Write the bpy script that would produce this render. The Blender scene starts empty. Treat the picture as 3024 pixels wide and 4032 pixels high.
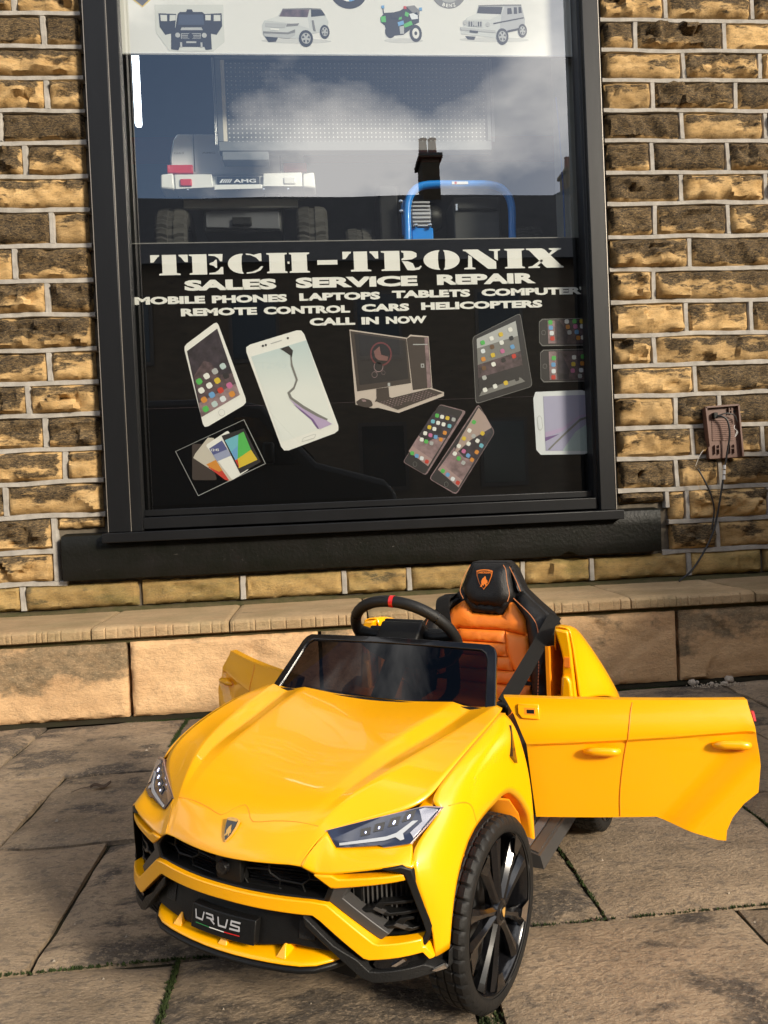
import bpy, bmesh, math, random
from mathutils import Vector, Matrix, noise
from mathutils.geometry import delaunay_2d_cdt
R = math.radians
sc = bpy.context.scene
col = sc.collection

# ---------------------------------------------------------------- camera
cam_d = bpy.data.cameras.new('camera'); cam = bpy.data.objects.new('camera', cam_d); col.objects.link(cam)
_yaw, _pit, _rol = R(4.752), R(1.050), R(-2.486)
_f = Vector((math.sin(_yaw)*math.cos(_pit), math.cos(_yaw)*math.cos(_pit), -math.sin(_pit)))
_r0 = Vector((math.cos(_yaw), -math.sin(_yaw), 0)); _u0 = _r0.cross(_f)
_r = _r0*math.cos(_rol) + _u0*math.sin(_rol); _u = _u0*math.cos(_rol) - _r0*math.sin(_rol)
cam.matrix_world = Matrix(((_r.x,_u.x,-_f.x,0),(_r.y,_u.y,-_f.y,0),(_r.z,_u.z,-_f.z,.74),(0,0,0,1)))
cam_d.sensor_fit = 'HORIZONTAL'; cam_d.sensor_width = 36; cam_d.lens = 36*2912/3024
cam_d.clip_start = .02; cam_d.clip_end = 3000
sc.camera = cam

# ---------------------------------------------------------------- sky, sun, exposure
SUN_EL, SUN_AZ = R(24), R(42)          # azimuth measured from -Y (behind the camera) towards +X (right)
world = bpy.data.worlds.new('World'); sc.world = world; world.use_nodes = True
wn, wl_ = world.node_tree.nodes, world.node_tree.links
bg = wn['Background']
sky = wn.new('ShaderNodeTexSky'); sky.sky_type = 'NISHITA'; sky.sun_disc = False
sky.sun_elevation = SUN_EL; sky.sun_rotation = math.pi - SUN_AZ
sky.air_density = 1.0; sky.dust_density = 1.0; sky.ozone_density = 1.5
tc = wn.new('ShaderNodeTexCoord'); mp = wn.new('ShaderNodeMapping'); mp.inputs['Scale'].default_value = (1,1,2.0); mp.inputs['Location'].default_value = (5.68,2.84,2.12)
nz = wn.new('ShaderNodeTexNoise'); nz.inputs['Scale'].default_value = 2.6; nz.inputs['Detail'].default_value = 7; nz.inputs['Roughness'].default_value = .55
cr = wn.new('ShaderNodeValToRGB'); cr.color_ramp.elements[0].position = .47; cr.color_ramp.elements[1].position = .62
mx = wn.new('ShaderNodeMix'); mx.data_type = 'RGBA'
mx.inputs['B'].default_value = (17.0, 16.6, 16.2, 1)
mul = wn.new('ShaderNodeMath'); mul.operation = 'MULTIPLY'; mul.inputs[1].default_value = .9
wl_.new(tc.outputs['Generated'], mp.inputs['Vector']); wl_.new(mp.outputs['Vector'], nz.inputs['Vector'])
wl_.new(nz.outputs['Fac'], cr.inputs['Fac']); wl_.new(cr.outputs['Color'], mul.inputs[0]); wl_.new(mul.outputs[0], mx.inputs['Factor'])
wl_.new(sky.outputs['Color'], mx.inputs['A']); wl_.new(mx.outputs['Result'], bg.inputs['Color'])
bg.inputs['Strength'].default_value = .125
sun_d = bpy.data.lights.new('sun', 'SUN'); sun_d.energy = 4.5; sun_d.angle = R(10); sun_d.color = (1, .89, .72)
sun = bpy.data.objects.new('sun', sun_d); col.objects.link(sun)
sun_dir = Vector((math.sin(SUN_AZ)*math.cos(SUN_EL), -math.cos(SUN_AZ)*math.cos(SUN_EL), math.sin(SUN_EL)))
sun.rotation_euler = sun_dir.to_track_quat('Z', 'Y').to_euler(); sun.location = sun_dir*30
sc.view_settings.view_transform = 'Standard'; sc.view_settings.look = 'None'
sc.view_settings.exposure = 0.3; sc.view_settings.gamma = 1; sc.view_settings.use_curve_mapping = False
sc.render.engine = 'CYCLES'
sc.cycles.max_bounces = 6; sc.cycles.diffuse_bounces = 3; sc.cycles.transparent_max_bounces = 12; sc.cycles.use_denoising = True; sc.cycles.adaptive_threshold = .02
sc.cycles.caustics_reflective = False; sc.cycles.caustics_refractive = False
sc.cycles.sample_clamp_indirect = 6

# ---------------------------------------------------------------- helpers
MATS = {}
def mat(name, c, rough=.5, metal=0, coat=0, var=0, vscale=8, bump=0, bscale=60, spec=.5, stretch=None, dark=None, coord='Object', coat_rough=.03, emit=None):
    """plain procedural material: base colour, optional noise variation and fine bump"""
    if name in MATS: return MATS[name]
    m = bpy.data.materials.new(name); m.use_nodes = True
    n, l = m.node_tree.nodes, m.node_tree.links; b = n['Principled BSDF']
    b.inputs['Roughness'].default_value = rough; b.inputs['Metallic'].default_value = metal
    b.inputs['Coat Weight'].default_value = coat; b.inputs['Coat Roughness'].default_value = coat_rough
    b.inputs['Specular IOR Level'].default_value = spec
    b.inputs['Base Color'].default_value = (*c, 1)
    if emit: b.inputs['Emission Color'].default_value = (*emit[:3], 1); b.inputs['Emission Strength'].default_value = emit[3]
    if var or bump:
        t = n.new('ShaderNodeTexCoord'); mpn = n.new('ShaderNodeMapping')
        if stretch: mpn.inputs['Scale'].default_value = stretch
        l.new(t.outputs[coord], mpn.inputs['Vector'])
    if var:
        z = n.new('ShaderNodeTexNoise'); z.inputs['Scale'].default_value = vscale; z.inputs['Detail'].default_value = 8; z.inputs['Roughness'].default_value = .6
        l.new(mpn.outputs['Vector'], z.inputs['Vector'])
        r = n.new('ShaderNodeValToRGB'); r.color_ramp.elements[0].position = .3; r.color_ramp.elements[1].position = .7
        d = dark or tuple(x*(1-var) for x in c)
        r.color_ramp.elements[0].color = (*d, 1); r.color_ramp.elements[1].color = (*[min(1, x*(1+var*.5)) for x in c], 1)
        l.new(z.outputs['Fac'], r.inputs['Fac']); l.new(r.outputs['Color'], b.inputs['Base Color'])
    if bump:
        z2 = n.new('ShaderNodeTexNoise'); z2.inputs['Scale'].default_value = bscale; z2.inputs['Detail'].default_value = 5
        l.new(mpn.outputs['Vector'], z2.inputs['Vector'])
        bp = n.new('ShaderNodeBump'); bp.inputs['Strength'].default_value = bump; bp.inputs['Distance'].default_value = .004
        l.new(z2.outputs['Fac'], bp.inputs['Height']); l.new(bp.outputs['Normal'], b.inputs['Normal'])
    MATS[name] = m; return m

def obj(name, verts, faces, m, parent=None, smooth=None, loc=None):
    me = bpy.data.meshes.new(name); me.from_pydata([tuple(v) for v in verts], [], faces); me.update()
    o = bpy.data.objects.new(name, me); col.objects.link(o)
    if m: me.materials.append(m)
    if parent: o.parent = parent
    if smooth is not None:
        me.shade_smooth()
        if smooth < 180: me.set_sharp_from_angle(angle=R(smooth))
    if loc: o.location = loc
    return o
def fix_normals(o):
    bm = bmesh.new(); bm.from_mesh(o.data); bmesh.ops.recalc_face_normals(bm, faces=bm.faces); bm.to_mesh(o.data); bm.free(); return o
def empty(name, loc=(0,0,0), rz=0, parent=None):
    o = bpy.data.objects.new(name, None); col.objects.link(o); o.location = loc; o.rotation_euler = (0,0,rz)
    o.empty_display_size = .05
    if parent: o.parent = parent
    return o
def tag(o, label=None, cat=None, group=None, kind=None):
    if label: o['label'] = label
    if cat: o['category'] = cat
    if group: o['group'] = group
    if kind: o['kind'] = kind
    return o
def bevel(o, w, seg=2, ang=30):
    b = o.modifiers.new('bevel', 'BEVEL'); b.width = w; b.segments = seg; b.limit_method = 'ANGLE'; b.angle_limit = R(ang); b.harden_normals = False
    return o
def subsurf(o, lv=2):
    s = o.modifiers.new('sub', 'SUBSURF'); s.levels = lv; s.render_levels = lv; return o
def solid(o, t, off=-1):
    s = o.modifiers.new('solid', 'SOLIDIFY'); s.thickness = t; s.offset = off; return o
BOXF = [(0,3,2,1),(4,5,6,7),(0,1,5,4),(1,2,6,5),(2,3,7,6),(3,0,4,7)]
def box(name, x0, x1, y0, y1, z0, z1, m, parent=None, bev=0, seg=2):
    o = obj(name, [(x0,y0,z0),(x1,y0,z0),(x1,y1,z0),(x0,y1,z0),(x0,y0,z1),(x1,y0,z1),(x1,y1,z1),(x0,y1,z1)], BOXF, m, parent, 30)
    if bev: bevel(o, bev, seg)
    return o
def multi_box(name, boxes, m, parent=None, bev=0):
    v, f = [], []
    for (x0,x1,y0,y1,z0,z1) in boxes:
        k = len(v); v += [(x0,y0,z0),(x1,y0,z0),(x1,y1,z0),(x0,y1,z0),(x0,y0,z1),(x1,y0,z1),(x1,y1,z1),(x0,y1,z1)]
        f += [tuple(i+k for i in q) for q in BOXF]
    o = obj(name, v, f, m, parent, 30)
    if bev: bevel(o, bev)
    return o
def cat_rom(p, n=6, closed=False):
    """smooth path through points"""
    p = [Vector(q) for q in p]; out = []; N = len(p)
    for i in range(N if closed else N-1):
        a = p[(i-1) % N] if closed or i > 0 else p[0]*2-p[1]
        b, c = p[i], p[(i+1) % N]
        d = p[(i+2) % N] if closed or i+2 < N else p[-1]*2-p[-2]
        for k in range(n):
            t = k/n; out.append(.5*((2*b)+(c-a)*t+(2*a-5*b+4*c-d)*t*t+(3*b-a-3*c+d)*t**3))
    if not closed: out.append(p[-1])
    return out
def tube(name, path, r, m, parent=None, seg=10, closed=False, rad=None):
    path = [Vector(p) for p in path]; N = len(path); v, f = [], []
    up = None
    for i, p in enumerate(path):
        a = path[(i-1) % N] if closed or i > 0 else p; b = path[(i+1) % N] if closed or i < N-1 else p
        t = (b-a).normalized()
        if up is None: up = t.orthogonal().normalized()
        up = (up - t*up.dot(t)).normalized(); s = t.cross(up)
        rr = rad[i] if rad else r
        for k in range(seg):
            an = 2*math.pi*k/seg; v.append(p + up*math.cos(an)*rr + s*math.sin(an)*rr)
    for i in range(N if closed else N-1):
        for k in range(seg):
            a, b = i*seg+k, i*seg+(k+1) % seg; c, d = ((i+1) % N)*seg+(k+1) % seg, ((i+1) % N)*seg+k
            f.append((a,b,c,d))
    if not closed: f.append(tuple(range(seg-1,-1,-1))); f.append(tuple((N-1)*seg+k for k in range(seg)))
    return obj(name, v, f, m, parent, 50)
def ribbon(name, path, width_dir, w, t, m, parent=None):
    """flat strap following a path; width_dir is the across direction"""
    v, f = [], []
    path = [Vector(p) for p in path]; wd = Vector(width_dir).normalized()
    for i, p in enumerate(path):
        a = path[max(0,i-1)]; b = path[min(len(path)-1,i+1)]; tn = (b-a).normalized()
        s = (wd - tn*wd.dot(tn)).normalized()*w/2; nn = tn.cross(s).normalized()*t/2
        v += [p-s-nn, p+s-nn, p+s+nn, p-s+nn]
    for i in range(len(path)-1):
        k = i*4
        for j in range(4): f.append((k+j, k+(j+1)%4, k+4+(j+1)%4, k+4+j))
    f.append((0,3,2,1)); k = (len(path)-1)*4; f.append((k,k+1,k+2,k+3))
    return fix_normals(obj(name, v, f, m, parent, 40))
def lathe(name, prof, m, parent=None, seg=48, axis='x', smooth=35):
    """prof: list of (radius, axial)"""
    v, f = [], []; n = len(prof)
    for k in range(seg):
        a = 2*math.pi*k/seg; c, s = math.cos(a), math.sin(a)
        for r, h in prof:
            v.append((h, r*c, r*s) if axis == 'x' else (r*c, h, r*s) if axis == 'y' else (r*c, r*s, h))
    for k in range(seg):
        for i in range(n-1):
            f.append((k*n+i, ((k+1)%seg)*n+i, ((k+1)%seg)*n+i+1, k*n+i+1))
    return fix_normals(obj(name, v, f, m, parent, smooth))
def resample(poly, step):
    out = []
    for i in range(len(poly)):
        a, b = Vector(poly[i]), Vector(poly[(i+1) % len(poly)])
        n = max(1, int((b-a).length/step+.5))
        for k in range(n): out.append(a.lerp(b, k/n))
    return out
def plate(name, poly, fn, t, m, parent=None, step=.02, bev=0, smooth=35):
    """solid from a 2D outline mapped to 3D by fn(a, b, depth) -> point; depth 0 front, t back"""
    pts = resample([Vector(p).to_2d() for p in poly], step) if step else [Vector(p).to_2d() for p in poly]
    n = len(pts)
    vs, es, fs, *_ = delaunay_2d_cdt(pts, [(i,(i+1)%n) for i in range(n)], [list(range(n))], 1, 1e-7)
    N = len(vs)
    v = [fn(p.x, p.y, 0) for p in vs] + [fn(p.x, p.y, t) for p in vs]
    f = [tuple(q) for q in fs] + [tuple(N+i for i in reversed(q)) for q in fs]
    cnt = {}
    for q in fs:
        for i in range(len(q)): e = (q[i], q[(i+1)%len(q)]); cnt[e] = 1
    for (a,b) in list(cnt):
        if (b,a) not in cnt: f.append((b,a,a+N,b+N))
    o = fix_normals(obj(name, v, f, m, parent, smooth))
    if bev: bevel(o, bev, 2, 40)
    return o
def flat(name, poly, y, m, parent=None):
    """flat print: outline (x, z) on a plane facing -Y, 0.4 mm thick vinyl"""
    return plate(name, poly, lambda a, b, d: (a, y+d, b), .0003, m, parent, step=0)
def grid(name, rows, m, parent=None, flip=False, smooth=None, crease_cols=(), crease_rows=(), sub=0, thick=0, crease=1.0, ang=60):
    nr, nc = len(rows), len(rows[0]); v = [p for r in rows for p in r]; f = []
    for i in range(nr-1):
        for j in range(nc-1):
            q = (i*nc+j, i*nc+j+1, (i+1)*nc+j+1, (i+1)*nc+j); f.append(q[::-1] if flip else q)
    o = obj(name, v, f, m, parent, 180 if sub else ang)
    if sub:
        if crease_cols or crease_rows:
            me = o.data; at = me.attributes.new('crease_edge', 'FLOAT', 'EDGE')
            for e in me.edges:
                a, b = e.vertices; ra, ca, rb, cb = a//nc, a%nc, b//nc, b%nc
                if ca == cb and ca in crease_cols: at.data[e.index].value = crease if not isinstance(crease_cols, dict) else crease_cols[ca]
                if ra == rb and ra in crease_rows: at.data[e.index].value = crease if not isinstance(crease_rows, dict) else crease_rows[ra]
        subsurf(o, sub)
    if thick: solid(o, thick)
    return o
def text_mesh(name, s, x0, x1, z0, h, y, m, parent, bold=.03, depth=.0004, fn=None):
    """word fitted into x0..x1, baseline z0, cap height h, on a plane facing -Y"""
    cu = bpy.data.curves.new(name, 'FONT'); cu.body = s; cu.offset = bold; cu.resolution_u = 3
    t = bpy.data.objects.new(name, cu); col.objects.link(t)
    dg = bpy.context.evaluated_depsgraph_get(); me = bpy.data.meshes.new_from_object(t.evaluated_get(dg))
    bpy.data.objects.remove(t); bpy.data.curves.remove(cu)
    vs = [v.co.copy() for v in me.vertices]; fs = [tuple(p.vertices) for p in me.polygons]; bpy.data.meshes.remove(me)
    ax = min(v.x for v in vs); bx = max(v.x for v in vs); ay = min(v.y for v in vs); by = max(v.y for v in vs)
    fn = fn or (lambda a, b: (a, y, b))
    out = [fn(x0+(v.x-ax)/(bx-ax)*(x1-x0), z0+(v.y-ay)/(by-ay)*h) for v in vs]
    return obj(name, out, fs, m, parent)
def ss(a, b, x):
    t = max(0, min(1, (x-a)/(b-a))); return t*t*(3-2*t)

def thin_glass(name, tint, f0, rough=0.0, warp=0):
    """thin pane: mirror reflection by Schlick's law (same from both sides) over tinted clear glass"""
    m = bpy.data.materials.new(name); m.use_nodes = True; n, l = m.node_tree.nodes, m.node_tree.links
    for q in list(n): n.remove(q)
    out = n.new('ShaderNodeOutputMaterial'); mxs = n.new('ShaderNodeMixShader'); tr = n.new('ShaderNodeBsdfTransparent'); gl = n.new('ShaderNodeBsdfGlossy'); g = n.new('ShaderNodeNewGeometry')
    tr.inputs['Color'].default_value = (*tint, 1); gl.inputs['Roughness'].default_value = rough
    d = n.new('ShaderNodeVectorMath'); d.operation = 'DOT_PRODUCT'; l.new(g.outputs['True Normal'], d.inputs[0]); l.new(g.outputs['Incoming'], d.inputs[1])
    def mth(op, a, b):
        q = n.new('ShaderNodeMath'); q.operation = op
        for i, v in enumerate((a, b)):
            if isinstance(v, (int, float)): q.inputs[i].default_value = v
            else: l.new(v, q.inputs[i])
        return q.outputs[0]
    c = mth('POWER', mth('SUBTRACT', 1.0, mth('ABSOLUTE', d.outputs['Value'], 0)), 5.0)
    fac = mth('ADD', f0, mth('MULTIPLY', c, 1-f0))
    if warp:
        wt = n.new('ShaderNodeTexCoord'); wz = n.new('ShaderNodeTexNoise'); wz.inputs['Scale'].default_value = 1.6; wz.inputs['Detail'].default_value = 1
        wb = n.new('ShaderNodeBump'); wb.inputs['Strength'].default_value = warp; wb.inputs['Distance'].default_value = .02
        l.new(wt.outputs['Object'], wz.inputs['Vector']); l.new(wz.outputs['Fac'], wb.inputs['Height']); l.new(wb.outputs['Normal'], gl.inputs['Normal'])
    l.new(fac, mxs.inputs[0]); l.new(tr.outputs[0], mxs.inputs[1]); l.new(gl.outputs[0], mxs.inputs[2]); l.new(mxs.outputs[0], out.inputs['Surface'])
    return m
# ---------------------------------------------------------------- stone materials
def stone_mat(name, light, mid, soot, soot_amt=.5, z_bias=.35, scale=9, green=0, grain=120, bump=.5, band=(1,1,3), speck=0, edge_clean=0):
    m = bpy.data.materials.new(name); m.use_nodes = True; n, l = m.node_tree.nodes, m.node_tree.links; b = n['Principled BSDF']
    b.inputs['Roughness'].default_value = .93; b.inputs['Specular IOR Level'].default_value = .2
    t = n.new('ShaderNodeTexCoord'); oi = n.new('ShaderNodeObjectInfo')
    mpn = n.new('ShaderNodeMapping'); mpn.inputs['Scale'].default_value = band; l.new(t.outputs['Object'], mpn.inputs['Vector'])
    def noisen(s, d=5, r=.62, vec=None):
        z = n.new('ShaderNodeTexNoise'); z.noise_dimensions = '4D'; z.inputs['Scale'].default_value = s; z.inputs['Detail'].default_value = d; z.inputs['Roughness'].default_value = r
        w = n.new('ShaderNodeMath'); w.operation = 'MULTIPLY'; w.inputs[1].default_value = 37; l.new(oi.outputs['Random'], w.inputs[0]); l.new(w.outputs[0], z.inputs['W'])
        l.new(vec or mpn.outputs['Vector'], z.inputs['Vector']); return z.outputs['Fac']
    def math_(op, a, bb):
        q = n.new('ShaderNodeMath'); q.operation = op
        for i, v in enumerate((a, bb)):
            if isinstance(v, (int, float)): q.inputs[i].default_value = v
            else: l.new(v, q.inputs[i])
        return q.outputs[0]
    def mixc(fac, a, bb):
        q = n.new('ShaderNodeMix'); q.data_type = 'RGBA'
        for k, v in (('Factor', fac), ('A', a), ('B', bb)):
            if isinstance(v, tuple): q.inputs[k].default_value = (*v, 1)
            elif isinstance(v, (int, float)): q.inputs[k].default_value = v
            else: l.new(v, q.inputs[k])
        return q.outputs['Result']
    def ramp(v, a, c):
        q = n.new('ShaderNodeMapRange'); q.inputs['From Min'].default_value = a; q.inputs['From Max'].default_value = c; l.new(v, q.inputs['Value']); return q.outputs['Result']
    base = mixc(ramp(noisen(scale), .35, .65), mid, light)
    base = mixc(ramp(noisen(scale*4, 6, .7), .38, .62), base, mixc(.5, base, mid))
    # per-stone tint
    hs = n.new('ShaderNodeHueSaturation'); l.new(base, hs.inputs['Color'])
    l.new(math_('ADD', math_('MULTIPLY', oi.outputs['Random'], .45), .78), hs.inputs['Value']); base = hs.outputs['Color']
    sp = n.new('ShaderNodeSeparateXYZ'); l.new(t.outputs['Generated'], sp.inputs[0])
    k = math_('ADD', math_('MULTIPLY', sp.outputs['Z'], z_bias), noisen(scale*.7, 6, .66))
    k = math_('ADD', k, math_('MULTIPLY', math_('SUBTRACT', math_('FRACT', math_('MULTIPLY', oi.outputs['Random'], 7.31), 0), .5), .34))
    if edge_clean:      # arrises weathered clean, soot kept on the rough middle of the face
        ex = math_('MULTIPLY', math_('MINIMUM', sp.outputs['X'], math_('SUBTRACT', 1.0, sp.outputs['X'])), 3.0)
        ez = math_('MINIMUM', sp.outputs['Z'], math_('SUBTRACT', 1.0, sp.outputs['Z']))
        ed = math_('ADD', math_('MINIMUM', ex, ez), math_('MULTIPLY', math_('SUBTRACT', noisen(16, 4, .65), .5), .22))
        k = math_('SUBTRACT', k, math_('MULTIPLY', math_('SUBTRACT', 1.0, ramp(ed, .0, .15)), edge_clean))
    k = math_('MULTIPLY', ramp(k, 1-soot_amt*.75, 1.07-soot_amt*.75), math_('ADD', .74, math_('MULTIPLY', ramp(noisen(scale*5, 4, .7), .40, .60), .24)))
    base = mixc(k, base, mixc(ramp(noisen(60, 4), .3, .7), soot, tuple(x*1.9 for x in soot)))
    if green: base = mixc(math_('MULTIPLY', ramp(noisen(4, 6), .46, .62), green), base, (.075, .085, .022))
    if speck:
        base = mixc(math_('MULTIPLY', ramp(noisen(46, 4, .75), .50, .60), speck), base, tuple(x*2.2 for x in soot))
        base = mixc(math_('MULTIPLY', ramp(noisen(120, 3, .7), .54, .62), speck*.7), base, tuple(min(1, x*1.15) for x in light))
    sp2 = math_('GREATER_THAN', noisen(150, 2, .5), .73)
    base = mixc(math_('MULTIPLY', sp2, .35), base, tuple(min(1, x*1.5) for x in light))
    l.new(base, b.inputs['Base Color'])
    g = n.new('ShaderNodeTexNoise'); g.inputs['Scale'].default_value = grain; g.inputs['Detail'].default_value = 5; g.inputs['Roughness'].default_value = .7; l.new(mpn.outputs['Vector'], g.inputs['Vector'])
    bp = n.new('ShaderNodeBump'); bp.inputs['Strength'].default_value = bump; bp.inputs['Distance'].default_value = .006; l.new(g.outputs['Fac'], bp.inputs['Height']); l.new(bp.outputs['Normal'], b.inputs['Normal'])
    return m
M_stone = stone_mat('sandstone', (.66,.45,.215), (.44,.275,.11), (.017,.0145,.012), .58, .34, 11, bump=1.0, speck=.3, edge_clean=.30)
M_stone_low = stone_mat('sandstone_mossy', (.44,.30,.12), (.34,.22,.085), (.06,.05,.03), .34, .12, 9, green=.5, speck=.4, bump=.8)
M_flag = stone_mat('paving_stone', (.40,.30,.20), (.22,.165,.11), (.055,.046,.038), .50, 0, 8, grain=90, bump=1.0, band=(1,1.7,1), speck=.6)
M_riser = stone_mat('riser_stone', (.64,.425,.23), (.47,.29,.15), (.12,.09,.055), .33, .25, 5, grain=60, bump=.9, band=(1,1,1.6), speck=.22)
M_cope = stone_mat('coping_stone', (.46,.33,.19), (.36,.24,.13), (.10,.08,.045), .34, 0, 7, green=.25, grain=80, bump=.7, band=(1,2,2), speck=.4)
M_mortar = mat('lime_mortar', (.36,.335,.30), .9, var=.3, vscale=22, bump=.35, bscale=160, spec=.2)
M_mortar_bed = mat('mortar_backing', (.13,.11,.085), .95, var=.4, vscale=30, spec=.1)
M_moss = mat('mossy_joint', (.022,.021,.012), .95, var=.5, vscale=14, bump=.8, bscale=300, dark=(.024,.018,.012), spec=.1)
M_dirt = mat('damp_soil', (.085,.065,.035), .95, var=.5, vscale=20, bump=.8, bscale=120, dark=(.05,.052,.02), spec=.1)

def rock(name, x0, x1, z0, z1, yf, depth, m, parent, seed, relief=.02, res=.013, facet=.5, draft=.02, edge=.006, wob=.002):
    """rock-faced block: front towards -Y, pitched irregular face, wobbly edges"""
    rnd = random.Random(seed); nu = max(4, int((x1-x0)/res)); nv = max(4, int((z1-z0)/res))
    cx, cz = (x0+x1)/2, (z0+z1)/2; L, H = x1-x0, z1-z0
    cells = [(rnd.uniform(0,L), rnd.uniform(0,H), rnd.uniform(-.35,.35), rnd.uniform(-.45,.45), rnd.uniform(.2,1)) for _ in range(int(4+L*22))]
    off = Vector((seed*3.17 % 91, seed*1.73 % 57, 0)); v, f = [], []
    for j in range(nv+1):
        for i in range(nu+1):
            u, w = L*i/nu, H*j/nv
            p = Vector((u, w, 0)) + off
            wu, ww = u+noise.noise(p*22)*.018, w+noise.noise(p*22+Vector((9,3,1)))*.018
            c = min(cells, key=lambda c: (c[0]-wu)**2+((c[1]-ww)*1.35)**2)
            hgt = c[4]*.7 + (c[2]*(wu-c[0])+c[3]*(ww-c[1]))*30
            hgt = hgt*facet + (1-facet)*.6 + .42*noise.fractal(p*13, .9, 2, 5) + .16*noise.noise(p*60) + .25*abs(noise.noise(Vector((p.x*9,p.y*26,2))))
            ed = min(u, L-u, w, H-w); e = ss(0, draft, ed+.004*noise.noise(p*40))
            h = relief*max(-.15, hgt)*e
            x, z = x0+u, z0+w
            if i in (0,nu) or j in (0,nv):
                x += noise.noise(p*26)*wob*2.6; z += noise.noise(p*26+Vector((5,0,0)))*wob*2.6
            v.append((x-cx, yf-h-edge*min(1, ed/.006), z-cz))
    W = nu+1
    for j in range(nv):
        for i in range(nu): f.append((j*W+i, j*W+i+1, (j+1)*W+i+1, (j+1)*W+i))
    rim = [i for i in range(W)] + [j*W+nu for j in range(1,nv+1)] + [nv*W+i for i in range(nu-1,-1,-1)] + [j*W for j in range(nv-1,0,-1)]
    k = len(v)
    for q in rim: v.append((v[q][0], yf+depth, v[q][2]))
    n = len(rim)
    for i in range(n): f.append((rim[(i+1)%n], rim[i], k+i, k+(i+1)%n))
    f.append(tuple(k+i for i in range(n))[::-1])
    return obj(name, v, f, m, parent, 48, (cx, 0, cz))

def strip(name, a, b, w, yf, m, parent, seed, axis='x', h=.012, taper=0):
    """ribbon pointing: slightly proud, wobbly mortar strip along x (or z)"""
    n = max(3, int(abs(b-a)/.025)); v, f = [], []
    for i in range(n+1):
        t = a+(b-a)*i/n
        if axis == 'x': c = w[0]+.0055*noise.noise(Vector((t*5, seed*7.1, 0))); hw = w[1]/2*(1+.26*noise.noise(Vector((t*16, seed*3.3, 4))))
        else: c = w[0]+taper*(i/n-.5)+.0015*noise.noise(Vector((t*22, seed*2.9, 2))); hw = w[1]/2*(1+.12*noise.noise(Vector((t*30, seed*1.3, 6))))
        q = .0018*noise.noise(Vector((t*30, seed, 8)))
        prof = [(-hw, .02), (-hw, -h*.55+q), (-hw*.72, -h+q), (hw*.72, -h+q), (hw, -h*.55+q), (hw, .02)]
        for d, yy in prof: v.append((t, yf+yy, c+d) if axis == 'x' else (c+d, yf+yy, t))
    P = 6
    for i in range(n):
        for k in range(P-1): f.append((i*P+k, i*P+k+1, (i+1)*P+k+1, (i+1)*P+k))
    f.append(tuple(range(P))); f.append(tuple(n*P+k for k in range(P-1,-1,-1)))
    return fix_normals(obj(name, v, f, m, parent, 45))

# ---------------------------------------------------------------- ground, paving
WY = 3.065                                   # wall plane
ground = obj('ground', [(-120,-140,-.05),(120,-140,-.05),(120,90,-.05),(-120,90,-.05)], [(0,1,2,3)], mat('asphalt', (.055,.052,.05), .9, var=.3, vscale=3, bump=.3, bscale=90, spec=.3))
tag(ground, kind='structure')
pave = obj('pavement', [(-4.6,-1.2,-.014),(4.8,-1.2,-.014),(4.8,2.68,-.014),(-4.6,2.68,-.014)], [(0,1,2,3)], M_moss); tag(pave, kind='structure')
def slab(x0, x1, y0, y1, seed):
    rnd = random.Random(seed); nu, nv = max(6,int((x1-x0)/.03)), max(6,int((y1-y0)/.03)); g = .0042
    x0, x1, y0, y1 = x0+g, x1-g, y0+g, y1-g; cx, cy = (x0+x1)/2, (y0+y1)/2; v, f = [], []
    off = Vector((seed*1.37 % 77, seed*2.11 % 53, seed)); tl = (rnd.uniform(-.004,.004), rnd.uniform(-.004,.004)); dz = rnd.uniform(-.002,.002)
    for j in range(nv+1):
        for i in range(nu+1):
            x, y = x0+(x1-x0)*i/nu, y0+(y1-y0)*j/nv; p = Vector((x*1.0, y*2.2, 0))+off
            rip = .0032*noise.fractal(p*4.5, 1, 2, 4) + .0028*ss(.05,.12,abs(noise.noise(p*2.6)))*noise.noise(p*7)
            st = .0035*ss(-.02,.03,noise.noise(Vector((x*2.1,y*4.2,3))+off)) + .0022*ss(.12,.15,noise.noise(Vector((x*4,y*7,9))+off))
            ed = min(x-x0, x1-x, y-y0, y1-y)
            e = ss(-.004, .012, ed+.003*noise.noise(p*30))
            if i in (0,nu): x += .003*noise.noise(p*9)
            if j in (0,nv): y += .003*noise.noise(p*9+Vector((4,4,0)))
            v.append((x-cx, y-cy, dz+tl[0]*(x-cx)+tl[1]*(y-cy)+rip+st-.003-.008*(1-e)))
    W = nu+1
    for j in range(nv):
        for i in range(nu): f.append((j*W+i, j*W+i+1, (j+1)*W+i+1, (j+1)*W+i))
    rim = [i for i in range(W)] + [j*W+nu for j in range(1,nv+1)] + [nv*W+i for i in range(nu-1,-1,-1)] + [j*W for j in range(nv-1,0,-1)]
    k = len(v)
    for q in rim: v.append((v[q][0], v[q][1], -.05))
    n = len(rim)
    for i in range(n): f.append((rim[(i+1)%n], rim[i], k+i, k+(i+1)%n))
    o = obj('paving_slab', v, f, M_flag, pave, 50, (cx, cy, 0)); return o
PROWS = [(-.10,.33,[-1.75,-.95,-.2,.35,1.1,1.9]), (.33,.785,[-1.5,-.75,0,.62,1.3,1.85]), (.785,1.235,[-1.45,-.98,-.27,.190,.222,.69,1.2,1.85]),
         (1.235,1.695,[-1.5,-.98,-.51,.0,.46,.935,1.45,1.95]), (1.695,2.15,[-1.65,-1.22,-.755,-.2,.30,.80,1.26,1.75,2.2]), (2.15,2.652,[-1.9,-1.45,-.985,-.505,-.02,.46,.97,1.45,1.93,2.4])]
_s = 11
for y0, y1, xs in PROWS:
    for a, b in zip(xs, xs[1:]): slab(a, b, y0, y1, _s); _s += 1
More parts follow.
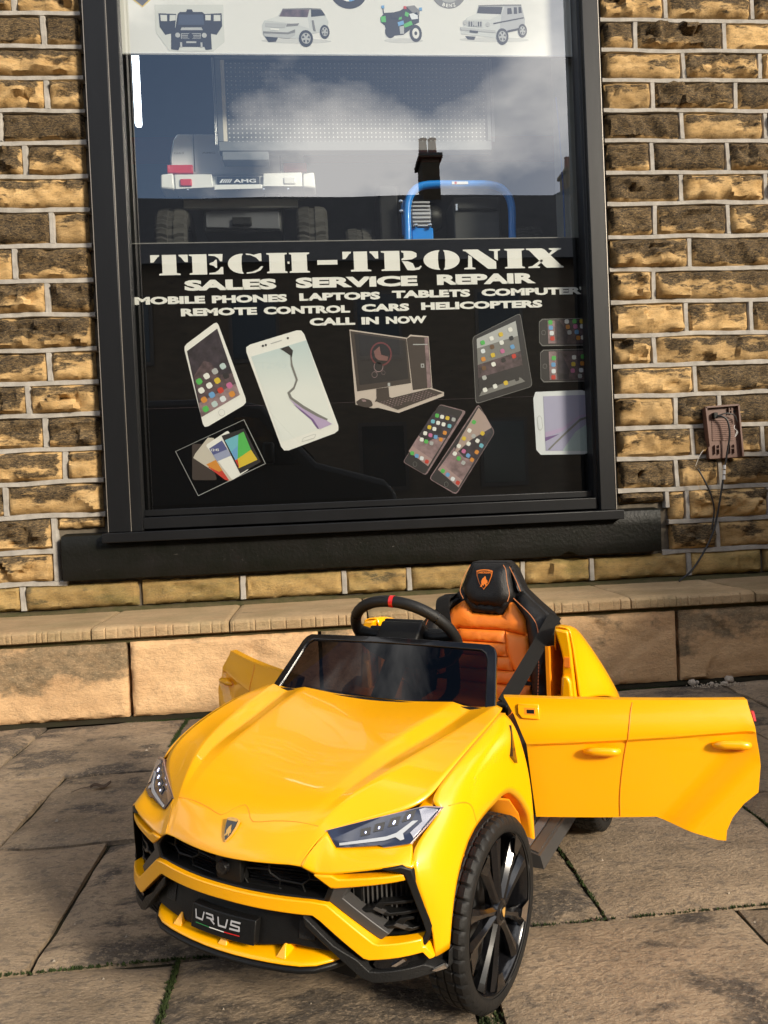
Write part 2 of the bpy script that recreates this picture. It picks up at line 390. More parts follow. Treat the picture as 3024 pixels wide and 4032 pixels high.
# slabs running out of the picture on both sides, joined
def slab_field(name, cells):
    v, f = [], []
    for (x0,x1,y0,y1) in cells:
        k = len(v); v += [(x0+.006,y0+.006,-.05),(x1-.006,y0+.006,-.05),(x1-.006,y1-.006,-.05),(x0+.006,y1-.006,-.05),(x0+.006,y0+.006,-.001),(x1-.006,y0+.006,-.001),(x1-.006,y1-.006,-.001),(x0+.006,y1-.006,-.001)]
        f += [tuple(i+k for i in q) for q in BOXF]
    o = obj(name, v, f, M_flag, pave); tag(o, kind='stuff'); return o
cells = []; rr = random.Random(5)
for y0, y1, xs in PROWS:
    x = xs[0]
    while x > -4.3: w = rr.uniform(.45,.8); cells.append((x-w, x, y0, y1)); x -= w
    x = xs[-1]
    while x < 4.4: w = rr.uniform(.45,.8); cells.append((x, x+w, y0, y1)); x += w
y = -.10
while y > -1.0:
    x = -4.3+rr.uniform(0,.4)
    while x < 4.2: w = rr.uniform(.5,.85); cells.append((x, x+w, y-.4, y)); x += w
    y -= .4
slab_field('outer_slabs', cells)

# ---------------------------------------------------------------- raised terrace step along the wall
SY, SZ = 2.656, .336                          # riser face, coping top
step = box('terrace_step', -4.6, 4.8, SY+.05, WY+.05, -.05, SZ-.05, M_mortar_bed); tag(step, kind='structure')
def riser(x0, x1, seed):
    o = rock('riser_block', x0+.007, x1-.007, .012, SZ-.062, SY, .05, M_riser, step, seed, relief=.012, res=.013, facet=.35, draft=.012, edge=.004, wob=.001)
RX = [-2.03,-1.365,-.70,-.03,.635,1.30,1.965,2.6]
for i, (a, b) in enumerate(zip(RX, RX[1:])): riser(a, b, 300+i)
strip('mortar_joint', -4.5, 4.7, (SZ-.055, .020), SY+.012, M_dirt, step, 77, h=.006)
def cope(x0, x1, seed):
    """coping slab with a worn rounded nosing and tooled front"""
    x0, x1 = x0+.003, x1-.003; n = max(8, int((x1-x0)/.0045)); v, f = [], []; off = seed*2.7; nxt = 3
    yb, yf, zt, zb = WY+.02, SY-.022, SZ, SZ-.045
    cx = (x0+x1)/2
    prof = [(yb,zt,0),(WY-.12,zt,0),(WY-.22,zt,0),(yf+.06,zt,0),(yf+.02,zt-.001,.3),(yf+.006,zt-.006,.7),(yf,zt-.013,1),(yf,zb+.012,1),(yf+.001,zb+.004,.8),(yf+.008,zb,.2),(SY+.04,zb,0)]
    rnd = random.Random(seed); gro = 0
    for i in range(n+1):
        x = x0+(x1-x0)*i/n
        wv = .005*noise.noise(Vector((x*5, off, 0))) + .003*noise.noise(Vector((x*14, off, 3)))
        cut = 0
        if i == nxt: cut = rnd.uniform(.001,.006); nxt += rnd.choice([4,6,7,9,12])
        ee = 1-ss(0,.014,min(x-x0, x1-x))
        for (y, z, k) in prof:
            v.append((x-cx, y+(wv*max(k,.3) if y < WY-.2 else 0)+cut*k+ee*.006*k, z+.0022*noise.noise(Vector((x*6,y*9,off)))*(1 if z > zt-.02 else 0)-ee*.003*(1 if z > zt-.01 else 0)))
    P = len(prof)
    for i in range(n):
        for k in range(P-1): f.append((i*P+k, (i+1)*P+k, (i+1)*P+k+1, i*P+k+1))
    f.append(tuple(range(P))[::-1]); f.append(tuple(n*P+k for k in range(P)))
    return fix_normals(obj('coping_stone', v, f, M_cope, step, 35, (cx,0,0)))
CX = [-2.26,-1.78,-1.30,-.82,-.345,.145,.63,1.12,1.60,2.08,2.56]
for i, (a, b) in enumerate(zip(CX, CX[1:])): cope(a, b, 500+i)
o = multi_box('outer_blocks', [(-4.6,-2.267,SY-.02,WY,SZ-.045,SZ-.001),(2.567,4.8,SY-.02,WY,SZ-.045,SZ-.001),(-4.6,-2.04,SY,SY+.06,0,SZ-.06),(2.61,4.8,SY,SY+.06,0,SZ-.06)], M_cope, step, .004); tag(o, kind='stuff')
# soil and debris caught where wall meets coping
v, f = [], []; n = 150
for i in range(n+1):
    x = -2.2+4.7*i/n; w = .035+.022*noise.noise(Vector((x*3.1,2,0)))+.012*noise.noise(Vector((x*11,7,0))); h = .012+.008*noise.noise(Vector((x*4,9,1)))
    v += [(x, WY-.012-w, SZ-.002), (x, WY-.012-w*.55, SZ+h*.5), (x, WY-.004, SZ+h), (x, WY+.03, SZ+h)]
for i in range(n):
    for k in range(3): f.append((i*4+k, (i+1)*4+k, (i+1)*4+k+1, i*4+k+1))
o = fix_normals(obj('soil_fillet', v, f, M_dirt, None, 60)); tag(o, 'line of damp soil and moss along the foot of the wall', 'soil', kind='stuff')
v, f = [], []; n = 200
for i in range(n+1):
    x = -2.4+5*i/n; w = .005+.004*noise.noise(Vector((x*7,2,5)))+.005*max(0,noise.noise(Vector((x*2.3,8,5))))
    v += [(x, SY-w-.004, -.004), (x, SY-w*.4, .006), (x, SY+.01, .012)]
for i in range(n):
    for k in range(2): f.append((i*3+k, (i+1)*3+k, (i+1)*3+k+1, i*3+k+1))
o = fix_normals(obj('moss_line', v, f, M_moss, None, 60)); tag(o, 'thin mossy line where the paving meets the riser', 'moss', kind='stuff')

# ---------------------------------------------------------------- coursed stone wall
wall = empty('stone_wall', (0,WY,SZ)); tag(wall, 'coursed golden sandstone wall with soot stains and raised grey pointing', 'wall')
WO = Vector((0,-WY,-SZ))
def wallpart(o): o.location = Vector(o.location)+WO; return o
wallpart(multi_box('backing', [(-4.6,-.80,WY+.012,WY+.25,SZ-.05,6),(1.19,4.8,WY+.012,WY+.25,SZ-.05,6),(-.80,1.19,WY+.012,WY+.25,SZ-.05,.60),(-.80,1.19,WY+.012,WY+.25,3.4,6)], M_mortar_bed, wall))
ZC = [2.85,2.711,2.582,2.459,2.331,2.204,2.070,1.941,1.800,1.662,1.526,1.386,1.256,1.128,.992,.860,.7265,.586,.458,.345]
LJ = {0:[-1.12],1:[-1.014],2:[-1.24],3:[-1.013],4:[-1.199],5:[-1.108],6:[-1.27],7:[-1.019],8:[-1.168],9:[-1.05],10:[-1.30],11:[-1.056],12:[-1.144],13:[-1.084],14:[-1.015],15:[-1.251]}
RJ = {0:[1.54,1.925],1:[1.404,1.797],2:[1.611,1.952],3:[1.471,1.838],4:[1.595,1.968],5:[1.458,1.794],6:[1.581,1.959],7:[1.461,1.786],8:[1.608],9:[1.444],10:[1.583,1.874],11:[1.437],12:[1.613],13:[1.522,1.717],14:[1.592,1.907],15:[1.516,1.712],16:[1.559,1.927],17:[1.69]}
J0, JV = .0215, .0225
FL, FR = -.872, 1.258                        # wall ends behind the shop-window frame
ii = 0
def stone(x0, x1, z0, z1, low=False, relief=None):
    global ii; ii += 1
    rl = relief if relief is not None else random.Random(ii*7).choice([.03,.036,.042,.05])
    g = random.Random(ii).uniform(-.004,.002)
    o = rock('stone', x0+JV*.36, x1-JV*.36, z0+J0*.36, z1-J0*.36, WY+g, .06, M_stone_low if low else M_stone, wall, ii+7, relief=rl, facet=random.Random(ii*3).uniform(.35,.85))
    wallpart(o)
def hjoint(x0, x1, z, s): wallpart(strip('mortar_joint', x0, x1, (z, J0), WY-.004, M_mortar, wall, s))
def vjoint(x, z0, z1, s): wallpart(strip('mortar_joint', z0+J0*.42, z1-J0*.42, (x, JV), WY-.003, M_mortar, wall, s, 'z', taper=random.Random(s).uniform(-.006,.004)))
for r in range(19):
    z1, z0 = ZC[r], ZC[r+1]
    if r <= 15: spans = [([-1.62+.11*((r*5)%3)]+LJ.get(r,[])+[FL]), ([FR]+RJ.get(r,[])+[2.25+.12*((r*7)%4)])]
    elif r == 16: spans = [[-1.50,-1.075],[1.475,1.559,1.927,2.4]]
    elif r == 17: spans = [[-1.58,-1.075],[1.475,1.69,2.3]]
    else: spans = [[-1.70,-1.204,-.748,-.337,.076,.346,.828,1.128,1.558,1.894,2.4]]
    for sp in spans:
        for a, b in zip(sp, sp[1:]): stone(a, b, z0, z1, low=(r == 18), relief=(.024 if r == 18 else None))
        for q in sp[1:-1]:
            if r == 18 and q in (-.748, 1.894): continue
            vjoint(q, z0, z1, ii*3+int(q*100))
for r in range(1, 19):
    z = ZC[r]; s = r*13
    if r <= 16: hjoint(-2.2, FL+.004, z, s); hjoint(FR-.004, 2.9, z, s+1)
    elif r == 17: hjoint(-2.2, -1.073, z, s); hjoint(1.473, 2.9, z, s+1)
    else: hjoint(-2.2, -1.03, z, s); hjoint(1.44, 2.9, z, s+1)
# slivers of stone above the sill ends
stone(-1.075+.01, FL, .655+.012, .7265); stone(FR, 1.475-.01, .655+.012, .7265)
vjoint(-1.07, .458, .7265, 911); vjoint(1.470, .640, .7265, 912)
# stonework carrying on outside the picture, joined
v, f = [], []; rr = random.Random(9)
ZX = [2.85+.135*i for i in range(0,16)]
for z0, z1 in list(zip(ZC[1:], ZC))+list(zip(ZX, ZX[1:])):
    for xa, xb in ((-4.6,-1.72),(2.62,4.8)) if z1 <= 2.86 else ((-4.6,4.8),):
        x = xa
        while x < xb-.12:
            w = min(rr.uniform(.24,.46), xb-x); k = len(v); y = WY-.012-rr.uniform(0,.012)
            if not (z1 > 2.86 and -.86 < x+w/2 < 1.25 and z1 < 3.4):
                v += [(x,y+.02,z0+.01),(x+w-.02,y+.02,z0+.01),(x+w-.02,WY+.05,z0+.01),(x,WY+.05,z0+.01),(x,y+.02,z1-.01),(x+w-.02,y+.02,z1-.01),(x+w-.02,WY+.05,z1-.01),(x,WY+.05,z1-.01)]
                f += [tuple(i+k for i in q) for q in BOXF]
            x += w
o = wallpart(obj('outer_stonework', v, f, M_stone, wall)); bevel(o, .008); tag(o, kind='stuff')

# ---------------------------------------------------------------- painted sill and shop window
M_black_stone = mat('black_painted_stone', (.0075,.0070,.0065), .45, var=.5, vscale=9, bump=.45, bscale=70, dark=(.004,.005,.003), spec=.22)
M_upvc = mat('black_frame', (.0095,.0100,.0112), .36, spec=.28, var=.25, vscale=5, stretch=(1,1,.2), bump=.06, bscale=30)
M_gask = mat('rubber_gasket', (.010,.010,.010), .5)
M_alu = mat('trim_edge', (.42,.38,.33), .4, metal=.6)
# sill: sloped top, worn uneven lower edge
v, f = [], []; n = 160
for i in range(n+1):
    x = -1.032+2.452*i/n
    wob = .0025*noise.noise(Vector((x*9,1,0)))+.0015*noise.noise(Vector((x*40,4,0)))
    chip = .018*ss(.045,0,abs(x-1.02)) if abs(x-1.02) < .045 else 0
    yf = WY-.052+.0012*noise.noise(Vector((x*6,3,2)))
    v += [(x,WY+.03,.655),(x,yf+.003,.6445),(x,yf,.6415),(x,yf-.001,.58),(x,yf+.001,.52),(x,yf+.002,.470+wob+chip),(x,yf+.004,.467+wob+chip),(x,WY+.03,.466)]
for i in range(n):
    for k in range(7): f.append((i*8+k, (i+1)*8+k, (i+1)*8+k+1, i*8+k+1))
f.append(tuple(range(8))[::-1]); f.append(tuple(n*8+k for k in range(8)))
_n, _l = M_black_stone.node_tree.nodes, M_black_stone.node_tree.links      # flaking paint: pale specks and scratches
_b = _n['Principled BSDF']; _src = _b.inputs['Base Color'].links[0].from_socket
_t = _n.new('ShaderNodeTexCoord'); _m = _n.new('ShaderNodeMapping'); _m.inputs['Scale'].default_value = (1,1,2.2); _l.new(_t.outputs['Object'], _m.inputs['Vector'])
_v = _n.new('ShaderNodeTexNoise'); _v.inputs['Scale'].default_value = 34; _v.inputs['Detail'].default_value = 5; _v.inputs['Roughness'].default_value = .75; _v.inputs['Distortion'].default_value = 1.2; _l.new(_m.outputs['Vector'], _v.inputs['Vector'])
_r = _n.new('ShaderNodeMapRange'); _r.inputs['From Min'].default_value = .66; _r.inputs['From Max'].default_value = .72; _l.new(_v.outputs['Fac'], _r.inputs['Value'])
_x = _n.new('ShaderNodeMix'); _x.data_type = 'RGBA'; _x.inputs['B'].default_value = (.11,.105,.095,1); _l.new(_r.outputs['Result'], _x.inputs['Factor']); _l.new(_src, _x.inputs['A']); _l.new(_x.outputs['Result'], _b.inputs['Base Color'])
sill = wallpart(fix_normals(obj('sill', v, f, M_black_stone, wall, 50))); sill['label'] = 'black painted stone sill with peeling paint'

win = empty('shop_window', (0.19,3.0,.65)); tag(win, 'tall shop window in a black moulded frame above the black sill', 'window')
WN = Vector((-.19,-3.0,-.65))
def wp(o): o.location = Vector(o.location)+WN; return o
GY = 3.10
def upright(name, prof, z0, z1):
    """stepped frame profile (x, y) extruded in z"""
    n = len(prof); v = [(x,y,z0) for x, y in prof]+[(x,y,z1) for x, y in prof]
    f = [(i,(i+1)%n,n+(i+1)%n,n+i) for i in range(n)]+[tuple(range(n))[::-1], tuple(range(n,2*n))]
    o = fix_normals(obj(name, v, f, M_upvc, win, 20)); bevel(o, .0025, 2, 25); return wp(o)
upright('jamb', [(-.842,3.12),(-.842,2.995),(-.758,2.995),(-.756,3.003),(-.712,3.003),(-.709,3.03),(-.716,3.034),(-.716,3.07),(-.728,3.074),(-.728,3.12)], .652, 3.35)
upright('jamb', [(1.222,3.12),(1.222,2.995),(1.156,2.995),(1.154,3.02),(1.142,3.024),(1.142,3.06),(1.150,3.064),(1.150,3.12)], .652, 3.35)
wp(box('bottom_rail', -.712, 1.146, 3.012, 3.12, .658, .705, M_upvc, win, .003)); wp(box('bottom_rail', -.714, 1.148, 3.045, 3.12, .708, .735, M_upvc, win, .003))
wp(box('top_rail', -.712, 1.146, 3.0, 3.12, 3.25, 3.349, M_upvc, win, .003))
wp(box('sub_sill', -.862, 1.245, 2.968, 3.06, .612, .6505, M_upvc, win, .003))
for (a,b,c) in ((-.8445,-.8425,2.9945),(1.2225,1.2245,2.9945),(-.7565,-.7550,2.9975)): wp(box('edge_trim', a, b, c, 3.0, .653, 3.3, M_alu, win))
M_glass = thin_glass('window_glass', (.92,.95,.94), .25, 0, .03)
wp(obj('pane', [(-.726,GY,.71),(1.148,GY,.71),(1.148,GY,3.25),(-.726,GY,3.25)], [(0,1,2,3)], M_glass, win))
# ---------------------------------------------------------------- ride-on car
tag(wall, kind='thing'); tag(win, kind='thing')
M_yel = mat('yellow_plastic', (.95,.42,.0), .30, coat=.38, coat_rough=.01, spec=.4, var=.03, vscale=3)
M_yel_shade = mat('yellow_shaded', (.83,.27,.004), .45, var=.05, vscale=6)  # oranger yellow: shade put into the colour of insides, recesses and seams
M_blk = mat('black_moulded_plastic', (.006,.006,.006), .45, spec=.25, bump=.12, bscale=600, var=.2, vscale=12)
M_blk_gloss = mat('gloss_black', (.006,.006,.007), .2, coat=.4, spec=.35)
M_blk_grain = mat('grained_black', (.010,.010,.010), .5, spec=.3, bump=.25, bscale=420)
M_grey_pl = mat('charcoal_plastic', (.045,.043,.042), .45)
M_rub = mat('tyre_rubber', (.010,.0095,.009), .6, spec=.3, bump=.2, bscale=250, var=.35, vscale=18)
M_leather = mat('black_leather', (.008,.0075,.0075), .42, spec=.3, bump=.35, bscale=420, var=.2, vscale=10)
M_orange = mat('orange_leather', (.92,.235,.018), .48, bump=.3, bscale=420, var=.08, vscale=10)
M_thread = mat('orange_thread', (.75,.28,.10), .7)
M_web = mat('seat_belt_webbing', (.009,.0085,.008), .7, spec=.2, bump=.6, bscale=500, stretch=(1,1,4))
M_silver = mat('silver_print', (.62,.62,.64), .3, metal=.4)
M_chrome = mat('bright_chrome', (.75,.75,.77), .12, metal=1)
M_gold = mat('gold_print', (.62,.36,.10), .35, metal=.3)
M_lens_dark = mat('headlamp_inner', (.022,.028,.055), .12, coat=1)
M_ledw = mat('led_strip', (.40,.42,.45), .3, coat=.5)
M_led = mat('led_lamp', (.8,.85,1), .2, emit=(.45,.52,1,2.5))
M_refl = mat('lamp_reflector', (.62,.60,.62), .16, metal=.75)
M_red = mat('red_plastic', (.6,.012,.012), .3, coat=.4)
M_white = mat('white_print', (.78,.76,.70), .45)
M_grn = mat('green_print', (.03,.22,.06), .5)

car = empty('ride_on_car', (-.02893,1.19762,0), R(-33.308))
tag(car, 'shiny yellow child ride-on sports car with both doors open on the paving', 'toy car')
def yf(x): return -.231+1.15*x*x+58*max(0,abs(x)-.2)**3
def fasc(off, lean=0): return lambda a, b, d: (a, yf(a)+off+d+lean*(b-.2), b)
def mir(poly): return [(-a,)+tuple(r) for (a,*r) in poly][::-1]
def both(fn):
    """build a part on the left (+x) and on the right (-x)"""
    fn(1); fn(-1)
def sx(pts, s): return [(p[0]*s,)+tuple(p[1:]) for p in pts]

# bonnet: full-width control grid with creases
H = [[(0,-.233,.267),(.06,-.228,.2695),(.1,-.218,.2705),(.106,-.217,.2705),(.111,-.216,.2705),(.117,-.215,.270)],
     [(0,-.231,.275),(.06,-.2245,.278),(.1,-.213,.280),(.108,-.211,.280),(.113,-.209,.280),(.1195,-.208,.280)],
     [(0,-.218,.289),(.06,-.212,.292),(.102,-.199,.295),(.112,-.196,.2955),(.118,-.194,.296),(.1265,-.195,.292)],
     [(0,-.200,.306),(.06,-.194,.309),(.106,-.182,.313),(.118,-.179,.314),(.127,-.176,.3145),(.1365,-.179,.306)],
     [(0,-.165,.326),(.06,-.158,.329),(.112,-.148,.332),(.128,-.143,.3325),(.143,-.138,.335),(.186,-.139,.3135)],
     [(0,-.085,.346),(.06,-.08,.3485),(.122,-.077,.351),(.150,-.077,.3485),(.171,-.077,.352),(.2405,-.094,.3235)],
     [(0,.0,.358),(.06,.005,.360),(.132,.0,.3625),(.160,0,.3535),(.192,0,.361),(.250,-.041,.348)],
     [(0,.08,.365),(.06,.085,.367),(.145,.08,.370),(.176,.08,.3575),(.209,.08,.368),(.2555,.06,.366)],
     [(0,.145,.369),(.06,.15,.371),(.154,.145,.375),(.187,.145,.3645),(.224,.145,.374),(.255,.14,.3725)],
     [(0,.205,.371),(.06,.207,.373),(.158,.207,.378),(.194,.207,.3715),(.237,.207,.378),(.247,.205,.375)]]
rows = [[(-x,y,z) for (x,y,z) in r[:0:-1]]+r for r in H]
bon = grid('bonnet', rows, M_yel, car, sub=3, thick=.004, crease_cols={0:1,10:1,1:1,9:1,3:1,7:1,2:.6,8:.6}, crease_rows={0:1,9:1})
# thin moulded seams across the nose
def seam(name, pts, parent, r=.0012, m=None, n=6): return tube(name, cat_rom(pts, n), r, m or M_yel_shade, parent, 6)

from mathutils.bvhtree import BVHTree
_bv = BVHTree.FromObject(bon, bpy.context.evaluated_depsgraph_get())
def on_bonnet(x, y, lift=0):
    hit = _bv.ray_cast(Vector((x, y, 1)), Vector((0,0,-1)))[0]
    return (hit if hit else Vector((x,y,.3)))+Vector((0,0,lift))
seam('nose_seam', [on_bonnet(x,y,-.0002) for x, y in ((-.124,-.180),(-.09,-.184),(-.055,-.191),(-.028,-.197),(-.014,-.187),(0,-.178),(.014,-.187),(.028,-.197),(.055,-.191),(.09,-.184),(.124,-.180))], car, .0007, n=2)
# upper lip of the bumper below the headlamps
def lip(s):
    b = [(.117,-.2155,.2695),(.135,-.210,.2605),(.157,-.203,.2615),(.19,-.190,.2655),(.223,-.174,.2695),(.238,-.165,.2715),(.249,-.157,.266)]
    mid = [(.119,-.2115,.276),(.137,-.200,.274),(.156,-.1965,.2725),(.19,-.182,.2755),(.220,-.168,.2785),(.235,-.157,.280),(.246,-.147,.277)]
    t = [(.122,-.206,.281),(.1365,-.179,.3055),(.151,-.182,.2865),(.19,-.1605,.287),(.217,-.148,.2875),(.231,-.1405,.287),(.240,-.134,.2885)]
    back = [(x,y+.03,z+.004) for x,y,z in b]
    rows = [sx(back,s), sx(b,s), sx(mid,s), sx(t,s)]
    o = grid('bumper_lip', rows, M_yel, car, flip=(s<0), sub=2, thick=.003, crease_rows={1:.9,3:1}, crease_cols={0:1,6:.3,1:.6,2:.5})
both(lip)
# wing: from the bumper corner over the wheel arch to the door
def wing(s):
    A  = [(.279,-.115,.149),(.282,-.110,.191),(.283,-.092,.230),(.283,-.058,.256),(.284,-.040,.267),(.285,-.015,.273),(.285,.015,.2745),(.285,.06,.2745),(.285,.112,.273),(.284,.155,.248),(.284,.188,.223),(.284,.210,.200),(.284,.228,.178),(.284,.238,.112)]
    M1 = [(.275,-.124,.148),(.279,-.119,.190),(.278,-.112,.236),(.277,-.088,.264),(.279,-.066,.282),(.283,-.035,.295),(.284,-.005,.304),(.284,.045,.314),(.283,.108,.322),(.283,.160,.307),(.282,.198,.280),(.282,.222,.250),(.284,.238,.210),(.284,.240,.112)]
    M2 = [(.271,-.131,.147),(.273,-.129,.188),(.268,-.135,.238),(.264,-.126,.268),(.263,-.104,.289),(.273,-.058,.311),(.268,-.055,.330),(.271,-.005,.345),(.274,.075,.3585),(.274,.148,.3585),(.268,.205,.342),(.274,.230,.300),(.281,.243,.235),(.2835,.242,.112)]
    O  = [(.267,-.136,.146),(.2655,-.137,.185),(.255,-.151,.235),(.249,-.157,.266),(.240,-.134,.2885),(.263,-.071,.315),(.2415,-.0935,.324),(.2512,-.041,.348),(.2567,.060,.366),(.2562,.14,.3725),(.2485,.205,.3745),(.264,.228,.335),(.277,.243,.265),(.283,.244,.112)]
    inn = [(x-.03,y,z) for x,y,z in A]
    rows = [sx(inn,s), sx(A,s), sx(M1,s), sx(M2,s), sx(O,s)]
    o = grid('wing', rows, M_yel, car, flip=(s<0), sub=2, thick=.003, crease_rows={1:.95,4:1,3:.25}, crease_cols={0:1,13:1})
    wb = BVHTree.FromObject(o, bpy.context.evaluated_depsgraph_get())
    seam('bumper_seam', [wb.find_nearest(Vector(p))[0] for p in sx([(.264,-.069,.316),(.272,-.050,.314),(.279,-.034,.309),(.2825,-.026,.300),(.284,-.024,.288),(.285,-.020,.274)],s)], car, .0008, n=3)
    # side vent
    vent = sx([(.2655,.187,.352),(.2835,.159,.300),(.2835,.138,.318)],s)
    obj('side_vent', [Vector(p)+Vector((.003*s,-.001,.001)) for p in vent]+[Vector(p)+Vector((-.02*s,0,0)) for p in vent], [(0,1,2),(5,4,3),(0,3,4,1),(1,4,5,2),(2,5,3,0)], M_blk_gloss, car)
    # wheel housing
    rows = []
    for k in range(9):
        a = math.pi*(.10+.95*k/8); rows.append([(s*.17,.045-.165*math.cos(a),.125+.150*math.sin(a)),(s*.276,.045-.165*math.cos(a),.125+.150*math.sin(a))])
    grid('wheel_housing', rows, M_yel_shade, car, flip=(s<0), thick=.003)
    bk = sx([(.228,-.138,.2885),(.258,-.088,.300),(.264,-.110,.262),(.238,-.155,.262)],s)
    obj('bumper_backing', [Vector(p)+Vector((0,.0045,0)) for p in bk]+[Vector(p)+Vector((0,.008,0)) for p in bk], [(0,1,2,3),(7,6,5,4),(0,4,5,1),(1,5,6,2),(2,6,7,3),(3,7,4,0)], M_yel, car)
    # flange under the bonnet gap
    gp = sx([(.234,-.095,.310),(.2475,-.041,.3375),(.2530,.060,.3565),(.2525,.14,.363),(.2445,.203,.366)],s)
    ribbon('gap_flange', cat_rom(gp, 4), (1,0,0), .016, .002, M_yel, car)
both(wing)
# headlamps on a bilinear patch
def lamp(s):
    IL, IU, OL, OU = (Vector(p) for p in ((.151,-.182,.2865),(.1355,-.1795,.3055),(.243,-.133,.2872),(.2562,-.0812,.325)))
    nv = ((OL-IL).cross(IU-IL)).normalized()
    if nv.y > 0: nv = -nv
    def Q(off):
        def fn(a, b, d):
            p = IL.lerp(IU,b).lerp(OL.lerp(OU,b),a) + nv*(off-d) + nv*.003*math.sin(math.pi*max(0,min(1,a))); return (p.x*s,p.y,p.z)
        return fn
    r = empty('headlamp', (0,0,0), parent=car)
    outl = [(0,-.02),(-.01,1.0),(.45,1.0),(.87,.99),(1.085,.83),(1.03,.4),(.955,0),(.62,-.07),(.55,0)]
    plate('trim', outl, Q(-.0005), .014, mat('lamp_trim', (.42,.30,.26), .25, metal=.4), r, .08)
    c = Vector((.5,.45)); inner = [tuple(c+(Vector(p)-c)*.955) for p in outl]
    plate('lens', inner, Q(.002), .003, M_lens_dark, r, .08)
    plate('reflector', [(.83,.92),(.88,.93),(1.03,.80),(.97,.36),(.93,.16),(.86,.3),(.93,.55)], Q(.003), .001, M_refl, r, .1)
    plate('light_strip', [(.06,.10),(.07,.22),(.60,.27),(.70,.34),(.82,.62),(.88,.60),(.78,.30),(.83,.14),(.79,.11),(.71,.22),(.60,.15)], Q(.0035), .0012, M_ledw, r, .1)
    for (a, b, q) in ((.36,.52,.7),(.49,.60,.8),(.63,.68,1.1),(.76,.76,1.1)):
        plate('led_housing', [(a-.05,b-.12),(a-.045,b+.16),(a+.045,b+.17),(a+.05,b-.1)], Q(.0030), .001, M_grey_pl, r, 0)
        plate('led', [(a+.011*q*math.cos(t*math.pi/4),b+.06*q*math.sin(t*math.pi/4)) for t in range(8)], Q(.0042), .001, M_led, r, 0)
both(lamp)

# ---- front fascia: solid pieces bent onto the bumper curve
_bt = [(.13,.2255),(.149,.223),(.206,.1765),(.211,.175),(.256,.175),(.257,.165),(.260,.165),(.2675,.1475),(.263,.147),(.257,.158),(.201,.156),(.194,.158),(.14,.203),(.132,.208)]
band = [(0,.2265)]+_bt+[(0,.210)]+[(-x,z) for x,z in _bt[::-1]]
plate('bumper_band', band, fasc(-.004,.10), .022, M_yel, car, .012, bev=.0035)
def fas_side(s):
    P = lambda q: q if s > 0 else mir(q)
    plate('bumper_arm', P([(.133,.2610),(.157,.2610),(.165,.2565),(.2405,.2605),(.2425,.252),(.161,.244),(.156,.244)]), fasc(-.002), .022, M_yel, car, .012, bev=.0022)
    plate('intake_frame', P([(.215,.2695),(.238,.2725),(.2495,.2655),(.2665,.1855),(.2585,.1635),(.2540,.1645),(.2558,.175),(.2592,.1835),(.2430,.2515),(.2405,.2605),(.232,.2645)]), fasc(-.004), .035, M_blk, car, .014, bev=.0025)
    plate('intake_slot', P([(.150,.266),(.160,.255),(.244,.259),(.243,.272),(.2,.269)]), fasc(.014), .004, M_blk, car, .02)
    plate('intake_back', P([(.143,.226),(.152,.248),(.248,.256),(.262,.184),(.257,.170),(.205,.168)]), fasc(.030), .004, M_blk, car, .02)
    plate('intake_shelf', P([(.1485,.2245),(.156,.2435),(.174,.2440),(.1655,.2285),(.219,.182),(.209,.1745)]), fasc(.006), .02, M_grey_pl, car, .014, bev=.001)
    bars = []
    v, f = [], []
    for k in range(18):
        x = .163+.0056*k; zt = .248+.004*(x-.16)/.09; zb = max(.180, .2265-(x-.163)*.88); k0 = len(v)
        if zt-zb < .01: continue
        for (dx, dy) in ((-.0013,0),(0,-.002),(.0013,0)):
            for z in (zb, zt): v.append((s*(x+dx), yf(x)+.0295+dy, z))
        f += [(k0,k0+1,k0+3,k0+2),(k0+2,k0+3,k0+5,k0+4)]
    g = obj('intake_bars', v, f, M_grey_pl, car); tag(g, kind='stuff')
    for (z0, xa) in ((.209,.158),(.187,.181)):
        plate('intake_fin', P([(xa,z0),(xa+.040,z0+.004),(xa+.047,z0+.0115),(.244,z0+.0115),(.244,z0+.0075),(xa+.055,z0+.0075),(xa+.050,z0+.002),(xa+.06,z0-.003),(.249,z0-.002),(.249,z0-.006),(xa+.057,z0-.007),(xa+.044,z0-.001),(xa,z0-.004)]), fasc(.012), .015, M_blk, car, .02, bev=.0008)
        plate('fin_clip', P([(xa+.041,z0+.0035),(xa+.044,z0+.006),(xa+.056,z0),(xa+.053,z0-.003)]), fasc(.0105), .004, M_grey_pl, car, 0)
    # lower corner: black blade, recess, fog lamp
    plate('corner_recess', P([(.128,.205),(.19,.156),(.258,.157),(.267,.147),(.280,.149),(.2785,.131),(.262,.134),(.2,.131),(.18,.14)]), fasc(.012), .012, M_blk, car, .014)
    plate('corner_blade', P([(.121,.2085),(.127,.2035),(.158,.1725),(.185,.1555),(.199,.1405),(.212,.1395),(.257,.1415),(.267,.1325),(.2775,.1300),(.2785,.1485),(.2805,.1485),(.2800,.1270),(.265,.1265),(.204,.1260),(.190,.1320),(.124,.1955)]), fasc(-.006), .026, M_blk_grain, car, .012, bev=.003)
    plate('side_marker', P([(.266,.1335),(.276,.1350),(.2785,.1290),(.270,.1305)]), fasc(-.0135), .006, M_chrome, car, 0)
    plate('fog_bezel', P([(.222+.02*math.cos(t*.5236),.1475+.0085*math.sin(t*.5236)) for t in range(12)]), fasc(-.001), .01, M_blk_gloss, car, 0)
    plate('fog_lamp', P([(.2235,.1455),(.232,.1505),(.2365,.1535),(.2395,.1505),(.2345,.1475),(.2285,.1445)]), fasc(-.004), .004, M_chrome, car, 0)
both(fas_side)
